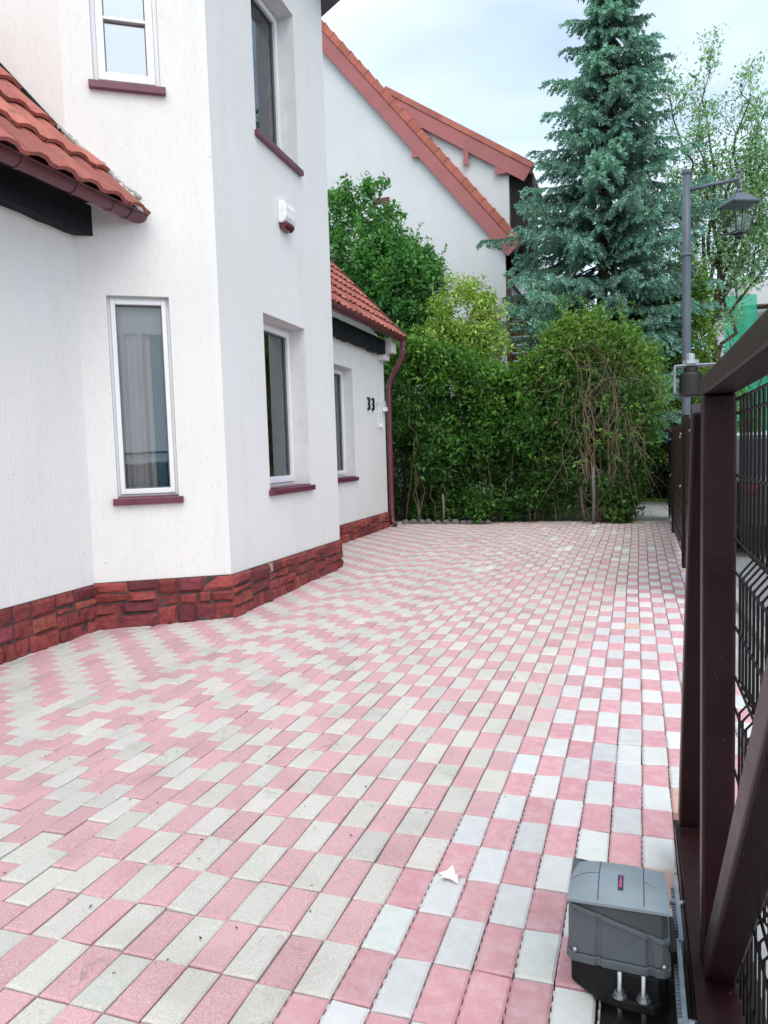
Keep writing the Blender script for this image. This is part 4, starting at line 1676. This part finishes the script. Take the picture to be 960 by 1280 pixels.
# ------------------------------------------------------------------ sliding gate
GX0, GX1 = .125, .193
gx = (GX0+GX1)/2
UY = -.63
sg = thing('sliding_gate', 'dark brown sliding gate with welded wire infill and diagonal braces', 'gate', (gx, -1.5, 0))
m = MB()
m.box((GX0, GX1), (UY, UY+.07), (.122, 1.424))                                  # end upright
m.box((GX0-.002, GX1+.002), (-5.2, UY+.072), (1.425, 1.464))                     # top rail
m.build('frame', 'gate_brown', sg, bevel=.006)
m = MB()
m.box((.103, .203), (-5.2, .085), (.012, .121))                                # bottom beam on its rollers
m.box((.098, .1025), (-5.2, .085), (.085, .115))
m.build('bottom_beam', 'gate_brown', sg, bevel=.006)
m = MB()
m.beam((gx, UY-.005, .125), (gx, -1.84, 1.42), .064, .062)
m.build('brace', 'gate_brown', sg, bevel=.006)
m = MB()
m.beam((.141, UY+.10, 1.40), (.141, .062, .135), .066, .06)
m.build('brace', 'gate_brown', sg, bevel=.006)
wm = MB()
prof = []
GW = .195
zz = [.13, .42, .455, .49, .74, .775, .81, 1.04, 1.075, 1.11, 1.38, 1.41]
xx = [0, 0, .028, 0, 0, .028, 0, 0, .028, 0, 0, 0]
y = UY-.045
while y > -5.1:
    wm.tube([(GW+x_, y, z_) for x_, z_ in zip(xx, zz)], .0030, 5)
    y -= .05
for x_, z_ in zip(xx, zz):
    if z_ in (.13,):
        continue
    wm.tube([(GW+x_-.005, -5.1, z_), (GW+x_-.005, UY-.01, z_)], .0030, 5)
for z_ in (.25, .60, .92, 1.25):
    wm.tube([(GW-.005, -5.1, z_), (GW-.005, UY-.01, z_)], .0030, 5)
wm.build('wire_infill', 'wire_brown', sg, recalc=False)
rk = MB()
for (y0, y1, x_, dz) in ((-.56, -.27, .086, .006), (-1.9, -.545, .080, 0)):
    rk.box((x_-.006, x_+.004), (y0, y1), (.085+dz, .128+dz))
    yy = y0+.006
    while yy < y1-.008:
        rk.box((x_-.014, x_-.006), (yy, yy+.006), (.085+dz, .100+dz))
        yy += .0126
for yy in (-.36, -.80, -1.3):
    rk.tube([(.066, yy, .108), (.112, yy, .108)], .008, 8)
rk.build('gear_rack', 'galvanised', sg)
adopt(sg)

gr = MB()
gr.box((-.0, .27), (-4.5, .32), (-.07, -.028))
structure(gr.build('gate_footing', 'bed_sand'))

# guide roller on its bracket and post
RY = .18
gp = thing('guide_roller', 'black nylon guide roller on steel bracket above the gate rail', 'gate roller', (.24, RY, 0))
m = MB()
m.box((.222, .262), (RY-.035, RY+.035), (0, 1.56))
m.build('post', 'gate_brown', gp, bevel=.005)
m = MB()
m.box((.103, .262), (RY-.03, RY+.03), (1.561, 1.567))
m.box((.1, .1065), (RY-.03, RY+.03), (1.478, 1.5665))
m.build('bracket', 'galvanised', gp, bevel=.003)
m = MB()
m.lathe([(.030, 0), (.034, .006), (.034, .068), (.030, .074)], 18, (.150, RY-.012, 1.466))
m.lathe([(.020, .074), (.020, .092)], 14, (.150, RY-.012, 1.466))
m.build('roller', 'black_rubber', gp)
m = MB()
m.lathe([(.024, 0), (.024, .012)], 6, (.150, RY-.012, 1.568))
m.lathe([(.012, .012), (.012, .030), (.009, .033)], 12, (.150, RY-.012, 1.568))
m.build('bolt', 'steel', gp)
adopt(gp)

# ------------------------------------------------------------------ gate motor
gm = thing('gate_motor', 'grey sliding gate motor with black base bolted down beside the gate', 'gate motor', (-.06, -.56, 0))
m = MB()
basep = [(-.170, -.455), (-.170, -.600), (-.105, -.655), (-.068, -.672), (.030, -.676), (.052, -.660), (.054, -.455)]
m.prism(basep, (1, 0, 0), (0, 1, 0), Z, (0, 0, 0), .010, .105)
m.prism([(-.085, -.650), (-.075, -.684), (-.055, -.694), (.020, -.696), (.036, -.684), (.040, -.650)], (1, 0, 0), (0, 1, 0), Z, (0, 0, 0), .026, .052)
m.build('base', 'black_plastic', gm, bevel=.006)
m = MB()
cov = [(-.172, -.458), (-.172, -.645), (-.160, -.662), (-.108, -.668), (-.104, -.664), (-.096, -.664), (-.092, -.669), (.004, -.674), (.010, -.667), (.016, -.667), (.022, -.672), (.040, -.672), (.055, -.660), (.055, -.458)]


def slanted(mb, poly, zlow, zhigh, sc0=1, sc1=1, o=(-.058, -.56)):
    n_ = len(poly)
    V = [(o[0]+(p[0]-o[0])*sc0, o[1]+(p[1]-o[1])*sc0, zlow(p)) for p in poly]+[(o[0]+(p[0]-o[0])*sc1, o[1]+(p[1]-o[1])*sc1, zhigh(p)) for p in poly]
    mb.add(V, [tuple(reversed(range(n_))), tuple(range(n_, 2*n_))]+[(i, (i+1) % n_, n_+(i+1) % n_, n_+i) for i in range(n_)])


lidline = lambda p: .246-.105*(p[0]+.17)/.225*.55
slanted(m, cov, lambda p: .128, lambda p: lidline(p)-.006, 1.0, .985)
m.build('cover', 'motor_grey', gm, bevel=.003)
m = MB()
slanted(m, cov, lambda p: .106, lambda p: .127, 1.03, 1.03)                     # lower flange
slanted(m, cov, lambda p: lidline(p)-.008, lambda p: lidline(p)+.004, 1.02, 1.01)
m.build('trim', 'motor_grey', gm, bevel=.003)
m = MB()
lidp = [(-.158, -.464), (-.166, -.56), (-.170, -.640), (-.155, -.660), (-.06, -.668), (.040, -.668), (.053, -.650), (.049, -.56), (.042, -.464)]
slanted(m, lidp, lambda p: lidline(p)+.004, lambda p: .262 if p[1] < -.56 else .234, .995, .975)
m.build('lid_side', 'motor_dark', gm, bevel=.003)
# domed lid
m = MB()
m.smooth = True
n1, n2 = 18, 14
V = []
for j in range(n2+1):
    for i in range(n1+1):
        fx, fy = i/n1*2-1, j/n2*2-1
        sx = math.copysign(1-(1-abs(fx))**1.15, fx)
        x_ = -.0585+fx*.1135*(1-.05*max(0, fy))
        y_ = -.562+(-fy)*.108*-1
        h = .262+.030*(1-abs(fx)**4)*(1-abs(fy)**3)-.022*(fy+1)/2
        V.append((x_, y_, h))
W1 = n1+1
Fc = [(j*W1+i, j*W1+i+1, (j+1)*W1+i+1, (j+1)*W1+i) for j in range(n2) for i in range(n1)]
m.add(V, Fc)
m.smooth = False
rim = [i for i in range(W1)]+[j*W1+n1 for j in range(1, n2+1)]+[n2*W1+i for i in range(n1-1, -1, -1)]+[j*W1 for j in range(n2-1, 0, -1)]
top_r = [V[i] for i in rim]
low = [(p[0], p[1], min(p[2]-.004, .255 if p[1] < -.56 else .225)) for p in top_r]
nr = len(rim)
m.add(top_r+low, [(i, (i+1) % nr, nr+(i+1) % nr, nr+i) for i in range(nr)])
for xg in (-.105, .002):
    m.mi = 1
    for j in range(n2-1):
        pass
m.mi = 0
lid = m.build('lid', 'motor_lid', gm)


def lid_h(x_, y_):
    fx, fy = (x_+.0585)/.1135, (y_+.562)/.108
    return .262+.030*(1-abs(fx)**4)*(1-abs(fy)**3)-.022*(fy+1)/2


m = MB()
for xg in (-.102, .000):
    pts = [(xg, -.562+f*.104, lid_h(xg, -.562+f*.104)-.0006) for f in np.linspace(-.97, .9, 14)]
    m.tube(pts, .0016, 4, False)
    m.build('seam', 'motor_dark', lid)
    m = MB()
for (xa, xb, yy) in ((-.168, -.103, -.575), (.001, .052, -.585)):
    pts = [(x_, yy-(.02 if xa > -.05 else 0)*(x_-xa)/.05, lid_h(x_, yy)-.0006) for x_ in np.linspace(xa, xb, 8)]
    m.tube(pts, .0014, 4, False)
    m.build('seam', 'motor_dark', lid)
    m = MB()
m = MB()
hy = lambda y_: lid_h(-.052, y_)
for (x0, x1, y0, y1, up, mi) in ((-.058, -.046, -.635, -.575, .0015, 0), (-.0545, -.0495, -.628, -.582, .0026, 1)):
    m.mi = mi
    ys = np.linspace(y0, y1, 8)
    V = []
    for yy in ys:
        V += [(x0, yy, hy(yy)+up), (x1, yy, hy(yy)+up)]
    m.add(V, [(2*i, 2*i+1, 2*i+3, 2*i+2) for i in range(7)])
m.build('badge', ['badge_dark', 'badge_pink'], lid, recalc=False)
for sx in (-.054, -.002):
    m = MB()
    m.tube([(sx, -.682, -.04), (sx, -.682, .112)], .0055, 10)
    for k in range(26):
        pass
    m.lathe([(.016, 0), (.016, .003)], 14, (sx, -.682, .0525))
    m.lathe([(.0115, .003), (.0115, .013)], 6, (sx, -.682, .0525))
    m.build('stud', 'steel', gm)
for (sx, sy, sz) in ((-.155, -.668, .137), (.043, -.677, .137)):
    m = MB()
    m.tube([(sx, sy+.008, sz), (sx, sy-.003, sz)], .005, 10)
    m.build('screw', 'steel', gm)
m = MB()
m.tube([(.055, -.50, .095), (.074, -.50, .095)], .030, 18)
m.box((.0555, .072), (-.60, -.46), (.06, .13))
m.build('pinion', 'black_rubber', gm, bevel=.003)
adopt(gm)

# ------------------------------------------------------------------ small things on the ground
m = MB()
pp = [(0, .5), (.35, .62), (.52, .9), (.75, .55), (1.05, .62), (.9, .3), (1.0, .02), (.62, .1), (.2, 0), (.3, .28)]
V = []
for q, (x_, y_) in enumerate(pp):
    V.append((-.605+x_*.072, -.262+y_*.085, .006+.007*((q*7) % 3)))
cidx = len(V)
V.append((-.57, -.225, .008))
m.add(V+[(a, b_, c2-.0012) for a, b_, c2 in V], [(i, (i+1) % cidx, cidx) for i in range(cidx)]+[(cidx+1+(i+1) % cidx, cidx+1+i, 2*cidx+1) for i in range(cidx)]+[(i, cidx+1+i, cidx+1+(i+1) % cidx, (i+1) % cidx) for i in range(cidx)])
tag(m.build('paper_scrap', 'paper', recalc=False), 'torn pale paper scrap lying on the red and grey pavers', 'paper')

rng = np.random.default_rng(44)
N = 190
xy = np.stack([rng.uniform(-4.1, .1, N), rng.uniform(-1.2, 11.2, N)], 1)
near = rng.random(N) < .45
xy[near] = np.stack([rng.uniform(-2.6, -.7, near.sum()), rng.uniform(-.9, 1.6, near.sum())], 1)
keep = np.array([not inside_house(a-.06, b_) for a, b_ in xy])
xy = xy[keep]
N = len(xy)
C = np.concatenate([xy, np.full((N, 1), .006)], 1)
A_ = np.concatenate([rng.normal(0, 1, (N, 2)), rng.normal(0, .12, (N, 1))], 1)
Nn = np.tile([0, 0, 1.], (N, 1))+rng.normal(0, .2, (N, 3))
Ln = rng.uniform(.005, .017, N)
colr = np.where(rng.random((N, 1)) < .7, np.array([[.035, .028, .02]]), np.array([[.20, .09, .04]]))
ll = leaves('leaf_litter', C, A_, Nn, Ln, Ln*.5, colr, 'leaf', None)
tag(ll, 'specks of dry leaf litter scattered over the pavers', 'leaf litter', kind='stuff')


# ------------------------------------------------------------------ the street seen through the gate
def car(name, label, x0, x1, y0, y1, prof, glassprof, paint, rear=True, group=None):
    root = thing(name, label, 'car', ((x0+x1)/2, (y0+y1)/2, 0), group)
    L = y1-y0
    m = MB()
    m.prism([(p[0]*L, p[1]) for p in prof], (0, 1, 0), Z, (1, 0, 0), (0, y0, 0), x0, x1)
    m.build('body', paint, root, bevel=.06)
    m = MB()
    m.prism([(p[0]*L, p[1]) for p in glassprof], (0, 1, 0), Z, (1, 0, 0), (0, y0, 0), x0-.004, x1+.004)
    m.build('side_window', 'glass_car', root, bevel=.01)
    for fy in (.17, .82):
        for xx in (x0+.09, x1-.09):
            wh = MB()
            c = (xx, y0+fy*L, .31)
            wh.tube([(xx-.10, c[1], c[2]), (xx+.10, c[1], c[2])], .31, 22)
            w = wh.build('wheel', 'black_rubber', root, bevel=.02)
            rim = MB()
            rim.tube([(xx-.108, c[1], c[2]), (xx+.108, c[1], c[2])], .19, 18)
            rim.build('rim', 'galvanised', w)
    for xx in (x0+.16, x1-.16):
        m = MB()
        m.box((xx-.09, xx+.09), (y0-.015, y0+.05), (.72, .82))
        m.build('tail_light', 'tail_red', root, bevel=.01)
    m = MB()
    m.box((x0+.55, x1-.55), (y0-.012, y0), (.50, .61))
    m.build('number_plate', 'siren_white', root)
    adopt(root)


sedan = [(0, .30), (.005, .62), (.02, .92), (.16, .98), (.30, 1.36), (.42, 1.42), (.56, 1.38), (.74, .98), (.95, .84), (1, .62), (1, .28)]
sed_gl = [(.20, .98), (.31, 1.31), (.42, 1.36), (.55, 1.32), (.69, .99)]
car('parked_car', 'dark car with red tail lights parked in the street, seen through the gate wires', 1.06, 2.8, 7.2, 11.7, sedan, sed_gl, 'car_dark')
wag = [(0, .30), (.005, .65), (.02, 1.0), (.07, 1.48), (.30, 1.55), (.56, 1.48), (.74, 1.02), (.95, .9), (1, .65), (1, .28)]
wag_gl = [(.10, 1.02), (.12, 1.40), (.32, 1.47), (.54, 1.40), (.68, 1.03)]
car('parked_car', 'white car parked in the street beyond the dark car, glimpsed through the gate', 1.5, 3.3, 14.2, 18.6, wag, wag_gl, 'car_white')

sb = thing('scaffolded_building', 'pale building under repair behind green scaffold netting', 'building', (7, 30, 0))
m = MB()
m.box((3.4, 13), (29, 38), (0, 7.4))
m.build('wall', 'plaster_neighbour', sb)
adopt(sb)
sc = thing('scaffold', 'scaffold wrapped in green debris netting in front of the pale building', 'scaffold', (7, 28, 0))
m = MB()
m.smooth = True
nx, nz = 60, 30
V = []
for j in range(nz+1):
    for i in range(nx+1):
        x_, z_ = 3.02+9*i/nx, .3+6.3*j/nz
        bulge = .10*math.sin(x_*2.6)*math.sin(z_*1.6)+.05*math.sin(x_*6+z_)
        V.append((x_, 27.9+bulge, z_))
Fc = [(j*(nx+1)+i, j*(nx+1)+i+1, (j+1)*(nx+1)+i+1, (j+1)*(nx+1)+i) for j in range(nz) for i in range(nx) if not (j > 25 and 6 < i)]
m.add(V, Fc)
m.build('netting', 'scaffold_net', sc, recalc=False)
for x_ in (3.1, 4.6, 6.1, 7.6, 9.1, 10.6):
    m = MB()
    m.tube([(x_, 28.1, 0), (x_, 28.1, 8.6)], .035, 8)
    m.build('pole', 'galvanised', sc)
for z_ in (2.2, 4.2, 6.2):
    m = MB()
    m.box((3.0, 12), (28.1, 28.9), (z_, z_+.06))
    m.build('deck', 'red_brown_wood', sc)
    m = MB()
    m.tube([(3.0, 28.06, z_+1.0), (12, 28.06, z_+1.0)], .025, 6)
    m.build('rail', 'galvanised', sc)
adopt(sc)
